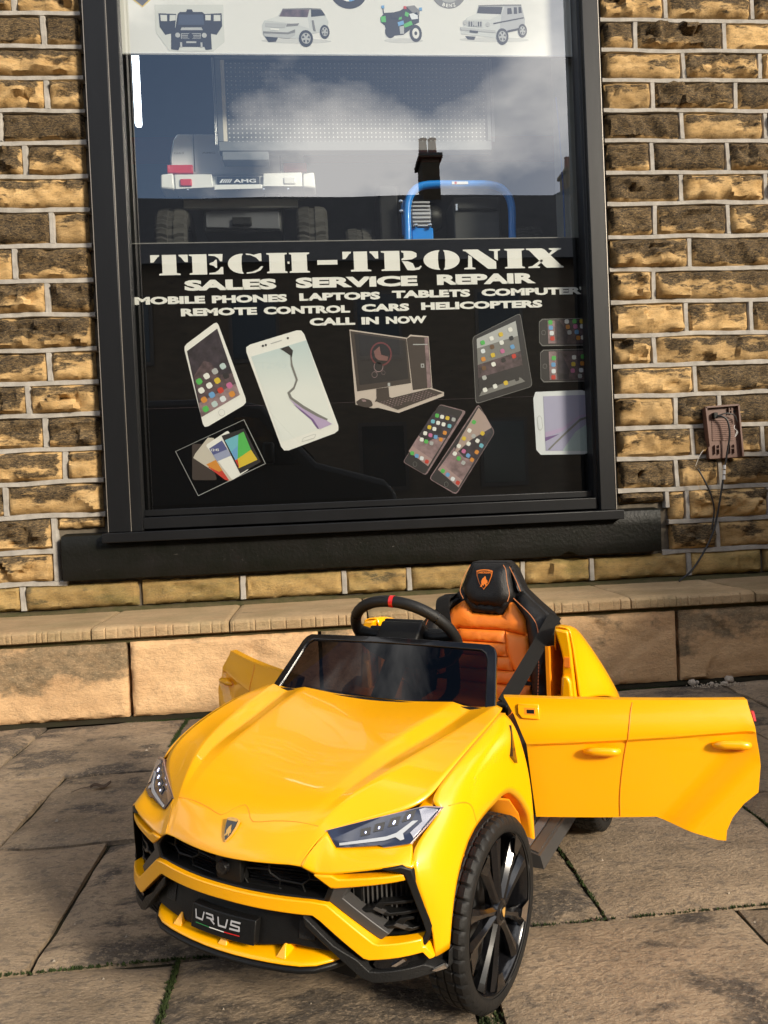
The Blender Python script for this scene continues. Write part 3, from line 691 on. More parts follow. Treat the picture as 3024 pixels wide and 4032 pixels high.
# centre grille
gr = plate('grille_back', [(-.160,.236),(-.14,.262),(-.118,.272),(0,.272),(.118,.272),(.14,.262),(.160,.236),(.146,.219),(-.146,.219)], fasc(.030), .004, M_blk, car, .02)
plate('grille_surround', [(-.148,.2205),(-.157,.243),(-.137,.2615),(-.119,.2715),(-.116,.2690),(-.134,.2590),(-.149,.2425),(-.142,.2265),(-.1,.2285),(0,.2290),(.1,.2285),(.142,.2265),(.149,.2425),(.134,.2590),(.116,.2690),(.119,.2715),(.137,.2615),(.157,.243),(.148,.2205),(0,.2225)], fasc(.006), .026, M_blk, car, .014, bev=.0015)
def hexrib(pts, parent, off=.018, r=.0014):
    return tube('grille_rib', [(x, yf(x)+off, z) for x, z in pts], r, M_blk, parent, 6)
for s in (-1,1):
    for pts in ([(.028,.2275),(.021,.237),(.026,.249),(.061,.2525)],[(.061,.2525),(.063,.2475),(.077,.240),(.0755,.2295),(.028,.2275)],[(.0755,.2295),(.088,.222)],[(.077,.240),(.108,.2375)],[(.061,.2525),(.064,.266)],[(.108,.2375),(.119,.2455),(.116,.264)],[(.108,.2375),(.112,.226)],[(.119,.2455),(.146,.2435)]):
        hexrib([(x*s,z) for x,z in pts], car)
v, f = [], []
for k in range(9):
    z = .2285+.0046*k
    for s in (-1,1):
        for i in range(12):
            x0, x1 = s*(.024+.0105*i), s*(.024+.0105*(i+1)); q = len(v); v += [(x0,yf(x0)+.026,z),(x1,yf(x1)+.026,z),(x1,yf(x1)+.0285,z+.0016),(x0,yf(x0)+.0285,z+.0016)]; f.append((q,q+1,q+2,q+3))
tag(obj('grille_slats', v, f, M_blk_gloss, car), kind='stuff')
plate('grille_emblem', [(-.021,.2285),(-.022,.262),(-.01,.270),(.01,.270),(.022,.262),(.021,.2285),(0,.2245)], fasc(.010), .02, M_blk, car, 0, bev=.003)
lathe('sensor', [(0,-.012),(.0085,-.011),(.0105,-.006),(.0105,.01)], M_blk_gloss, car, 20, 'y').location = (-.006,yf(0)+.014,.2485)
# lower black panel with the number plate
plate('lower_panel', [(-.168,.176),(-.14,.206),(-.13,.2115),(0,.2135),(.13,.2115),(.14,.206),(.168,.176),(.150,.160),(.10,.1645),(.05,.1565),(-.05,.1565),(-.10,.1560),(-.150,.158)], fasc(.012,.25), .012, M_blk, car, .014, bev=.002)
for s in (-1,1): plate('panel_recess', [(s*.108,.173),(s*.108,.196),(s*.13,.194),(s*.13,.172)], fasc(.0105,.25), .003, M_blk_grain, car, 0, bev=.0008)
plate('number_plate', [(-.058,.161),(-.058,.1915),(.052,.1915),(.052,.161)], fasc(.000,.22), .012, M_blk, car, .014, bev=.0012)
def platefn(a, b): return (a, yf(a)-.0010+.22*(b-.2), b)
def stroke(pts, w=.0023):
    """squared letter strokes as quads in the plate plane"""
    vs, fs = [], []
    for (a, b) in zip(pts, pts[1:]):
        a, b = Vector(a), Vector(b); d = (b-a).normalized(); nn = Vector((-d.y, d.x))*w/2; a, b = a-d*w*.3, b+d*w*.3; k = len(vs)
        vs += [platefn(*(a-nn)), platefn(*(b-nn)), platefn(*(b+nn)), platefn(*(a+nn))]; fs.append((k,k+1,k+2,k+3))
    return vs, fs
def letters(name, strokes, parent, m):
    V, F = [], []
    for st in strokes:
        vs, fs = stroke(st); k = len(V); V += vs; F += [tuple(i+k for i in q) for q in fs]
    return obj(name, V, F, m, parent)
zt, zb, zm = .1850, .1755, .18025
for st in ([[(-.050,zt),(-.048,zb),(-.036,zb),(-.034,zt)]], [[(-.030,zt),(-.018,zt),(-.016,zm),(-.028,zm)],[(-.022,zm),(-.014,zb)]], [[(-.008,zt),(-.006,zb),(.006,zb),(.008,zt)]], [[(.029,zt),(.015,zt),(.0145,zm+.0003),(.028,zm-.0003),(.0285,zb),(.013,zb)]]):
    letters('plate_letter', st, car, M_silver)
for a, b, m_ in ((-.048,-.022,M_grn),(-.022,.004,M_white),(.004,.030,M_red)):
    obj('plate_stripe', [platefn(a,.1690),platefn(b,.1690),platefn(b,.1702),platefn(a,.1702)], [(0,1,2,3)], m_, car)
# splitter with fins and black lip
XS = [-.178,-.165,-.14,-.10,-.05,0,.05,.10,.14,.165,.178]
ytip = lambda x: yf(x)-.017+.05*ss(.14,.18,abs(x))
rows = [[(x,yf(x)+.035,.158) for x in XS],[(x,ytip(x)+.006,.1515) for x in XS],[(x,ytip(x),.1485) for x in XS],[(x,ytip(x)+.002,.1455) for x in XS],[(x,yf(x)+.035,.146) for x in XS]]
grid('splitter', rows, M_yel, car, sub=1, crease_rows={0:1,4:1,1:.5}, crease_cols={0:1,10:1}, flip=True)
rows = [[(x,ytip(x)+.012,.1460) for x in XS],[(x,ytip(x)-.002,.1455) for x in XS],[(x,ytip(x)-.004,.141) for x in XS],[(x,ytip(x)+.004,.1345) for x in XS],[(x,yf(x)+.05,.130) for x in XS]]
grid('splitter_lip', rows, M_blk, car, sub=1, crease_rows={0:1,1:.5}, flip=True)
for x in (-.09,0,.09):
    w = .0035; y0, y1 = ytip(x)+.008, yf(x)+.03
    fn = obj('splitter_fin', [(x-w*2.2,y0,.1515),(x+w*2.2,y0,.1515),(x+w*1.6,y1,.156),(x-w*1.6,y1,.156),(x-w*.5,y0+.009,.1625),(x+w*.5,y0+.010,.1640),(x+w*.9,y1,.180),(x-w*.9,y1,.180)], BOXF, M_yel, car, 40); bevel(fn, .001)
plate('underbody_blocker', [(-.17,-.18),(.17,-.18),(.2,.16),(.26,.2),(.26,.48),(.2,.52),(.2,.86),(-.2,.86),(-.2,.52),(-.26,.48),(-.26,.2),(-.2,.16)], lambda a,b,d: (a,b,.118+d), .06, M_blk, car, .1)  # underbody reduced to a dark box, added to block light
plate('inner_block', [(-.18,-.17),(.18,-.17),(.21,.15),(.21,.19),(-.21,.19),(-.21,.15)], lambda a,b,d: (a,b,.17+d), .10, M_blk, car, 0)
# bonnet badge: shield on the nose
def badge_fn(a, b, d):
    t = (b-.285)/(.306-.285); y = -.2205+.0175*t; nrm = Vector((0,-.75,.66)); p = Vector((a,y,b))+nrm*(.0025-d); return tuple(p)
shield = lambda cx, cz, w, h: [(cx-w,cz+h*.86),(cx-w*.5,cz+h*.97),(cx,cz+h),(cx+w*.5,cz+h*.97),(cx+w,cz+h*.86),(cx+w*.93,cz+h*.35),(cx+w*.6,cz-h*.4),(cx,cz-h),(cx-w*.6,cz-h*.4),(cx-w*.93,cz+h*.35)]
BULL = [(-.55,-.62),(-.30,-.35),(-.38,-.05),(-.20,.30),(.02,.42),(.12,.56),(.22,.44),(.30,.20),(.48,.05),(.52,-.22),(.36,-.20),(.40,-.42),(.30,-.58),(.16,-.34),(.04,-.30),(-.04,-.52),(-.16,-.40),(-.28,-.62)]
bd = empty('badge', parent=car)
plate('shield_rim', shield(0,.2955,.0102,.0125), badge_fn, .004, M_gold, bd, 0)
plate('shield_field', shield(0,.2955,.0088,.0110), lambda a,b,d: badge_fn(a,b,d-.0006), .001, M_blk_gloss, bd, 0)
plate('bull', [(x*.0085,.2945+z*.0105) for x,z in BULL], lambda a,b,d: badge_fn(a,b,d-.0011), .0008, M_gold, bd, 0)
plate('name_bar', [(-.0078,.3040),(.0078,.3040),(.0072,.3062),(-.0072,.3062)], lambda a,b,d: badge_fn(a,b,d-.0011), .0008, M_gold, bd, 0)

# ---- windscreen: dark tinted, framed
M_tint = thin_glass('tinted_screen', (.04,.033,.036), .035, .01)
def ws(a, t, off=0):
    """a in -1..1 across, t 0 base .. 1 top"""
    w = .236+(.209-.236)*t; x = a*w; y = .190+.086*t+.012*a*a*(1-t)+.018*a*a*t; z = .371+.0965*t-.006*a*a*t
    nn = Vector((0,-.74,.67)); return Vector((x,y,z))+nn*off
scr = empty('windscreen', parent=car)
rows = [[ws(-.97+1.94*i/20, .03+.92*j/6) for i in range(21)] for j in range(7)]
grid('tinted_pane', rows, M_tint, scr, ang=180)
outer = []
for a, t in ((-1,-.02),(-1,.3),(-1,.6),(-1,.86),(-.985,.95),(-.94,1.0),(-.5,1.005),(0,1.01),(.5,1.005),(.94,1.0),(.985,.95),(1,.86),(1,.6),(1,.3),(1,-.02)): outer.append((a,t))
v, f = [], []
for (a, t) in outer:
    ia, it = a*.925 if abs(a) > .9 else a*.93, min(t, 1-(1-t)*1.0)-(.10 if t > .8 else 0)
    for (aa, tt, o_) in ((a,t,-.006),(a,t,.003),(ia,it,.004),(ia*.99,it-.01,-.003)): v.append(ws(aa,tt,o_))
for i in range(len(outer)-1):
    for k in range(4): f.append((i*4+k, i*4+(k+1)%4, (i+1)*4+(k+1)%4, (i+1)*4+k))
sf = fix_normals(obj('screen_frame', v, f, M_blk_gloss, scr, 40)); bevel(sf, .0015)
tube('cowl', [ws(a,-.02,.001) for a in [-1+.1*i for i in range(21)]], .004, M_blk, scr, 8)

# ---- cockpit
plate('dashboard', [(-.225,.23),(.225,.23),(.20,.30),(.08,.325),(-.08,.325),(-.20,.30)], lambda a,b,d: (a,b,.335-d), .16, M_blk, car, .05, bev=.01)
plate('tub_floor', [(-.25,.21),(.25,.21),(.25,.86),(-.25,.86)], lambda a,b,d: (a,b,.15+d), .012, M_blk, car, .1)
# steering wheel
swr = empty('steering_wheel', parent=car)
C0 = Vector((0,.338,.462)); T_ = -.74; SV = Vector((0,math.sin(T_),math.cos(T_))); SU = Vector((1,0,0)); SN = SU.cross(SV)   # SN: axis
if SN.z < 0: SN = -SN
RW = .108
ring = [C0+SU*RW*math.cos(a)+SV*RW*math.sin(a)*(.93 if math.sin(a) < -.5 else 1) for a in [2*math.pi*k/48 for k in range(48)]]
tube('rim', ring, .0113, M_blk_grain, swr, 14, closed=True)
a0 = math.pi/2-.10
tube('red_marker', [C0+SU*RW*math.cos(a0+d)+SV*RW*math.sin(a0+d) for d in (-.036,-.018,0,.018,.036)], .0119, M_red, swr, 14)
for aa in (.62, math.pi-.62): tube('rim_joint', [C0+SU*RW*math.cos(aa+d)+SV*RW*math.sin(aa+d) for d in (-.008,.008)], .0118, M_blk_gloss, swr, 14)
def swbox(name, u0,u1,v0,v1,n0,n1,m_,bv=.006):
    pts = [C0+SU*a+SV*b+SN*c for c in (n0,n1) for (a,b) in ((u0,v0),(u1,v0),(u1,v1),(u0,v1))]
    o = fix_normals(obj(name, pts, BOXF, m_, swr, 40)); bevel(o, bv, 3); return o
swbox('hub', -.046,.046,-.045,.034,-.040,.012, M_blk)
swbox('hub_cover', -.044,.044,-.040,.030,.012,.020, M_blk_grain, .005)
for s in (-1,1):
    tube('spoke', [C0+SU*s*.035+SN*.0, C0+SU*s*.07+SV*.004-SN*.004, C0+SU*s*.104+SV*.008], .010, M_blk, swr, 10, rad=[.016,.010,.012])
    swbox('switch_pod', s*.048 if s > 0 else -.082, .082 if s > 0 else -.048, -.02,.012,-.004,.014, M_blk_grain, .004)
tube('column', [C0-SN*.03, C0-SN*.16], .022, M_blk, car, 16)

# ---- seat
st = empty('seat', parent=car)
def seat_fn(off): return lambda a, b, d: (a, .72+.25*(b-.23)+off+d, b)
shell = [(-.040,.566),(.056,.566),(.074,.549),(.101,.497),(.135,.468),(.172,.439),(.188,.408),(.200,.342),(.199,.215),(-.185,.215),(-.185,.342),(-.172,.408),(-.152,.432),(-.125,.452),(-.090,.476),(-.067,.496),(-.052,.54)]
plate('seat_shell', shell, seat_fn(.0), .05, M_leather, st, .03, bev=.014)
def cushion(name, poly, off, puff, m_, parent=None, t=.02, inset=.012):
    """padded panel: outline with a raised rounded middle"""
    pts = resample([Vector(p).to_2d() for p in poly], .012); n = len(pts)
    c = sum(pts, Vector((0,0)))/n
    vs, es, fs, *_ = delaunay_2d_cdt(pts+[Vector((c.x+(p.x-c.x)*k, c.y+(p.y-c.y)*k)) for k in (.9,.78,.6,.35) for p in pts[::2]]+[c], [(i,(i+1)%n) for i in range(n)], [list(range(n))], 1, 1e-6)
    fn = seat_fn(off); v = []
    def dist(p): return min(((p-(a+(b-a)*max(0,min(1,(p-a).dot(b-a)/max(1e-9,(b-a).length_squared))))).length) for a, b in zip(pts, pts[1:]+pts[:1]))
    for p in vs: v.append(fn(p.x, p.y, -puff*math.sqrt(min(1,dist(p)/inset))))
    N = len(v); vv = v+[fn(p.x,p.y,t) for p in vs]; ff = [tuple(q) for q in fs]+[tuple(N+i for i in reversed(q)) for q in fs]
    ed = {(q[i],q[(i+1)%len(q)]) for q in fs for i in range(len(q))}
    for a, b in ed:
        if (b,a) not in ed: ff.append((b,a,a+N,b+N))
    return fix_normals(obj(name, vv, ff, m_, parent or st, 60))
cushion('bolster', [(.080,.478),(.102,.492),(.168,.438),(.184,.404),(.196,.342),(.195,.225),(.138,.225),(.131,.300),(.124,.37),(.113,.427)], -.004, .040, M_leather, inset=.03)
cushion('bolster', [(-.066,.474),(-.088,.476),(-.148,.430),(-.168,.404),(-.180,.342),(-.180,.225),(-.122,.225),(-.115,.300),(-.108,.37),(-.097,.427)], -.004, .040, M_leather, inset=.03)
cushion('upper_panel', [(-.086,.447),(-.056,.468),(-.044,.470),(-.026,.440),(.055,.437),(.072,.470),(.078,.468),(.113,.427),(.120,.390),(.062,.402),(-.06,.402),(-.104,.385)], -.010, .010, M_orange)
cushion('side_panel', [(.063,.4005),(.120,.3885),(.1235,.365),(.132,.285),(.112,.290),(.084,.315),(.068,.350)], -.010, .010, M_orange)
cushion('side_panel', [(-.061,.4005),(-.104,.3835),(-.107,.365),(-.116,.285),(-.096,.290),(-.070,.315),(-.062,.350)], -.010, .010, M_orange)
for z1, z0, xa, xb in ((.4005,.372,-.060,.062),(.3705,.340,-.061,.067),(.3385,.308,-.068,.082),(.3065,.276,-.080,.106),(.2745,.240,-.112,.130)):
    cushion('centre_pad', [(xa,z1),(xb,z1),(xb+.004,z0),(xa-.002,z0)], -.012, .007, M_orange, inset=.006)
hr = cushion('headrest', [(-.030,.563),(.060,.563),(.068,.55),(.074,.522),(.083,.489),(.079,.474),(.061,.453),(-.024,.455),(-.045,.476),(-.057,.499),(-.046,.535)], -.010, .030, M_leather, inset=.022, t=.03)
cushion('headrest_base', [(-.052,.49),(.084,.487),(.076,.466),(.054,.437),(-.026,.440),(-.050,.468)], -.006, .018, M_leather, inset=.01)
cushion('headrest_side', [(.062,.563),(.070,.557),(.104,.496),(.086,.489),(.077,.522)], -.002, .016, M_leather, inset=.012)
sf_ = lambda x, z, o_: Vector((x, .72+.25*(z-.23)+o_, z))
def stitch(pts, parent, off):
    """dashed seam stitches as short threads"""
    path = cat_rom([(x,z,0) for x,z in pts], 14); v, f = [], []; acc = 0
    for i in range(0, len(path)-1):
        a, b = path[i], path[i+1]
        if (b-a).length < 1e-6: continue
        L = (b-a).length; d = (b-a)/L; s_ = 0
        while s_ < L:
            p, q = a+d*s_, a+d*min(L, s_+.0042); w = Vector((-d.y,d.x,0))*.0009; k = len(v)
            for r in (p-w,q-w,q+w,p+w): v.append(sf_(r.x, r.y, off))
            f.append((k,k+1,k+2,k+3)); s_ += .0066
    o = obj('stitching', v, f, M_thread, parent); tag(o, kind='stuff'); return o
stitch([(.059,.562),(.066,.55),(.071,.522),(.078,.492),(.074,.474)], st, -.0355); stitch([(-.029,.562),(-.043,.535),(-.053,.500),(-.043,.478)], st, -.0355)
stitch([(.092,.484),(.140,.442),(.156,.408),(.160,.342),(.160,.24)], st, -.0455); stitch([(-.078,.47),(-.124,.436),(-.140,.404),(-.144,.342)], st, -.0455)
stitch([(.070,.556),(.088,.524),(.101,.497)], st, -.0195)
EMO = -.0425
em = lambda a, b, d: tuple(sf_(a, b, EMO+d))
eo = shield(.013,.527,.0215,.0245)
plate('headrest_emblem', eo, em, .0006, M_orange, st, 0)
plate('emblem_field', [(.013+(a-.013)*.88,.527+(b-.527)*.90) for a,b in eo], lambda a,b,d: tuple(sf_(a,b,EMO-.0007+d)), .0005, M_leather, st, 0)
plate('emblem_bull', [(.013+x*.019,.523+z*.0225) for x,z in BULL], lambda a,b,d: tuple(sf_(a,b,EMO-.0013+d)), .0005, M_orange, st, 0)
text_mesh('emblem_text', 'LAMBORGHINI', -.004,.030,.5415,.0052, 0, M_orange, st, .03, fn=lambda a,b: tuple(sf_(a,b,EMO-.0014)))
# seat cushion
def cushz(a, b, d): return (a, b, .228+.02*math.cos((a)/.2*1.3)-d)
plate('seat_base', [(-.19,.47),(-.17,.43),(.17,.43),(.19,.47),(.195,.73),(-.19,.73)], cushz, .07, M_leather, st, .03, bev=.012)
plate('seat_pad', [(-.115,.45),(.115,.45),(.125,.72),(-.120,.72)], lambda a,b,d: (a,b,.246+.012*math.cos(a/.12*1.4)-d), .02, M_orange, st, .03, bev=.006)
# belts
belt = empty('seat_belt', parent=car)
ribbon('shoulder_strap', cat_rom([(.186,.765,.440),(.190,.715,.433),(.192,.62,.405),(.196,.50,.376),(.200,.40,.354),(.202,.345,.342)], 5), (.87,.18,-.46), .030, .003, M_web, belt)
ribbon('shoulder_strap', cat_rom([(-.094,.79,.482),(-.092,.730,.474),(-.078,.70,.43),(-.062,.69,.385),(-.052,.68,.33),(-.045,.655,.262),(-.04,.50,.258)], 5), (1,0,.1), .036, .003, M_web, belt)
box('buckle', .186,.214,.322,.350,.322,.345, M_blk, belt, .004)

# ---- doors: outline in the door plane (u from the hinge, z), slightly bowed
DO = [(-.008,.374),(.404,.368),(.410,.318),(.411,.266),(.406,.222),(.382,.203),(.363,.180),(.353,.158),(.351,.141),(.338,.142),(.243,.172),(.040,.165),(.034,.23),(.028,.296),(.008,.345)]
def door(s, th, latch_red=True):
    hx, hy = .242, .252
    dv = Vector((math.cos(th)*s, math.sin(th), 0)); nv = Vector((math.sin(th)*s, -math.cos(th), 0))     # nv: outside face
    r = empty('door', parent=car)
    def crease_z(u): return .296+.065*(u/.404)*.4+.0*u
    def prof(u, z):
        cz = .294+.027*(u/.404)
        o_ = .010*math.sin(math.pi*min(1,max(0,u/.42))) 
        o_ += -.020*ss(cz+.002, .372, z) if z > cz else -.006*ss(cz, cz-.006, z)
        # lower rear facet that flares towards the arch
        fa = (z-.178)-( .303-.178)*(u-.248)/(.368-.248)
        o_ += .022*ss(0,-.08,fa) if u > .20 else 0
        return o_
    def fn(off, t0=0):
        def g(u, z, d):
            p = Vector((hx*s,hy,0))+dv*u+nv*(prof(u,z)+off-d-.006); p.z = z; return tuple(p)
        return g
    # skin as a dense clipped sheet so that creases show
    pts = resample([Vector(p) for p in DO], .010); n = len(pts); inner = []
    for i in range(1, 42):
        u = -.005+.0105*i
        for z in [.150+.0115*k for k in range(0,20)]:
            inner.append(Vector((u, z)))
        cz = .294+.027*(u/.404); inner += [Vector((u,cz)), Vector((u,cz-.006)), Vector((u,cz+.004))]
    def inside(p):
        c = False
        for i in range(len(DO)):
            a, b = DO[i], DO[(i+1)%len(DO)]
            if (a[1] > p.y) != (b[1] > p.y) and p.x < (b[0]-a[0])*(p.y-a[1])/(b[1]-a[1])+a[0]: c = not c
        return c
    def edist(p): return min((p-q).length for q in pts)
    inner = [p for p in inner if inside(p) and edist(p) > .004]
    vs, es, fs, *_ = delaunay_2d_cdt(pts+inner, [(i,(i+1)%n) for i in range(n)], [list(range(n))], 1, 1e-7)
    g = fn(0); N = len(vs); v = [g(p.x,p.y,0) for p in vs]+[g(p.x,p.y,.016) for p in vs]
    f = [tuple(q) for q in fs]+[tuple(N+i for i in reversed(q)) for q in fs]
    ed = {(q[i],q[(i+1)%len(q)]) for q in fs for i in range(len(q))}
    for a, b in ed:
        if (b,a) not in ed: f.append((b,a,a+N,b+N))
    o = fix_normals(obj('door_skin', v, f, M_yel, r, 38)); bevel(o, .0025, 2, 60)
    # shut line between the two door leaves
    sl = [(.2125,.3665),(.207,.345),(.1995,.308),(.1905,.26),(.184,.21),(.183,.1725)]
    P3 = [Vector(fn(.0003)(u,z,0)) for u,z in [tuple(q)[:2] for q in cat_rom([(a,b,0) for a,b in sl], 5)]]
    tube('shut_line', P3, .0011, M_yel_shade, r, 6)
    for (u0,u1,zc) in ((.126,.184,.287),(.340,.397,.2985)):
        path = [Vector(fn(o_)(u,zc+dz,0)) for u,dz,o_ in ((u0,-.002,.003),(u0+.006,0,.009),(u0+.016,.001,.011),((u0+u1)/2,.001,.012),(u1-.016,.001,.012),(u1-.005,.0005,.010),(u1,0,.004))]
        h = tube('handle', path, .006, M_yel, r, 12, rad=[.003,.006,.0075,.0078,.0078,.0072,.005])
        plate('handle_recess', [(u0+.02,zc-.007),(u1-.004,zc-.007),(u1-.010,zc-.013),(u0+.026,zc-.013)], fn(.0006), .002, M_yel_shade, r, 0)
    plate('mirror_socket', [(.016,.3625),(.053,.3625),(.053,.338),(.022,.339),(.016,.346)], fn(.004), .008, M_yel, r, 0, bev=.0015)
    plate('socket_hole', [(.027,.357),(.046,.357),(.046,.345),(.027,.346)], fn(.0048), .003, M_yel_shade, r, 0)
    plate('socket_clip', [(.031,.354),(.044,.354),(.044,.3475),(.031,.348)], fn(.0052), .002, M_blk, r, 0)
    plate('end_reflector', [(.4095,.349),(.4135,.349),(.4135,.335),(.4105,.335)], fn(-.004), .006, M_red, r, 0)
    plate('inner_card', [(.02,.352),(.385,.35),(.39,.24),(.335,.19),(.05,.19),(.045,.29)], fn(-.0165), .008, M_blk, r, .05)
    return r
door(1, math.atan2(.14,.38)); door(-1, .53)

# ---- rear body
def rear(s):
    # B pillar to tail: columns inner top, outer top, shoulder, flare, arch lip, low side
    Y = [.615,.645,.69,.74,.79,.84,.88,.905]
    top = [.440,.440,.430,.410,.378,.342,.31,.28]
    rows = []
    for i, y in enumerate(Y):
        t = (y-.615)/.29; z = top[i]; k = ss(.612,.715,y)
        arz = .133+math.sqrt(max(0,.152**2-(y-.65)**2)) if abs(y-.65) < .15 else .15
        rows.append([(s*(.220-.03*t),y+.02,z-.06),(s*(.227-.03*t),y+.005,z),(s*(.257-.02*t),y,z-.003),(s*(.263+.024*k-.02*t),y,z-.045),(s*(.267+.042*k-.012*t),y,z-.085),(s*(.271+.060*k-.012*t),y,max(arz+.016,z-.13)),(s*(.273+.061*k-.012*t),y,max(arz,.17))])
    grid('rear_wing', rows, M_yel, car, flip=(s>0), sub=2, thick=.003, crease_cols={1:.6,2:.4,3:.55,5:.4}, crease_rows={0:1})
    # pillar face
    pf = [(.226,.438),(.256,.435),(.262,.390),(.266,.335),(.270,.285),(.272,.17),(.240,.165),(.236,.28),(.244,.37),(.238,.40)]
    plate('pillar_face', pf, lambda a,b,d: (a*s,.606+d,b), .03, M_yel, car, .03, bev=.004)
    plate('latch_hole', [(.2465,.377),(.2595,.377),(.2595,.356),(.2465,.356)], lambda a,b,d: (a*s,.6035+d,b), .004, M_orange, car, 0)
    plate('pillar_rib', [(.242,.338),(.256,.338),(.262,.325),(.266,.27),(.266,.20),(.240,.20),(.238,.29)], lambda a,b,d: (a*s,.594+d,b), .014, M_yel, car, 0, bev=.005)
    rows = []
    for k in range(9):
        a = math.pi*(-.02+1.04*k/8); rows.append([(s*.20,.65-.150*math.cos(a),.133+.150*math.sin(a)),(s*.312,.65-.150*math.cos(a),.133+.150*math.sin(a))])
    grid('wheel_housing', rows, M_yel_shade, car, flip=(s<0), thick=.003)
    # sill with a dark tread plate
    fix_normals(obj('side_step', [(s*a,b,c) for a,b,c in ((.245,.195,.115),(.312,.195,.115),(.312,.485,.115),(.245,.485,.115),(.245,.195,.150),(.306,.195,.136),(.306,.485,.136),(.245,.485,.150))], BOXF, M_grey_pl, car, 40))
    for (xa,xb) in ((.252,.268),(.2715,.284),(.2875,.302)):
        zz = lambda x: .150-.0145*(x-.245)/.061+.003
        fix_normals(obj('tread_strip', [(s*a,b,c) for a,b,c in ((xa,.20,zz(xa)-.006),(xb,.20,zz(xb)-.006),(xb,.475,zz(xb)-.006),(xa,.475,zz(xa)-.006),(xa,.20,zz(xa)),(xb,.20,zz(xb)),(xb,.475,zz(xb)),(xa,.475,zz(xa)))], BOXF, M_grey_pl if xa != .2715 else mat('tread_plate', (.10,.095,.10), .35), car))
both(rear)
plate('tail_panel', [(-.29,.17),(.29,.17),(.295,.23),(.26,.28),(.20,.29),(-.20,.29),(-.26,.28),(-.295,.23)], lambda a,b,d: (a,.915-.25*a*a-.1*(b-.17)-d,b), .012, M_yel, car, .03, bev=.004)
plate('rear_deck', [(-.205,.80),(.205,.80),(.19,.90),(-.19,.90)], lambda a,b,d: (a,b,.34-.5*(b-.80)-d), .01, M_yel, car, .04)
plate('cockpit_back', [(-.23,.16),(.23,.16),(.215,.40),(-.215,.40)], lambda a,b,d: (a,.81+d,b), .01, M_yel_shade, car, .05)
for s in (-1,1): plate('cockpit_side', [(.60,.16),(.84,.16),(.84,.36),(.60,.40)], lambda a,b,d: (s*(.215-d),a,b), .008, M_yel_shade, car, .05)

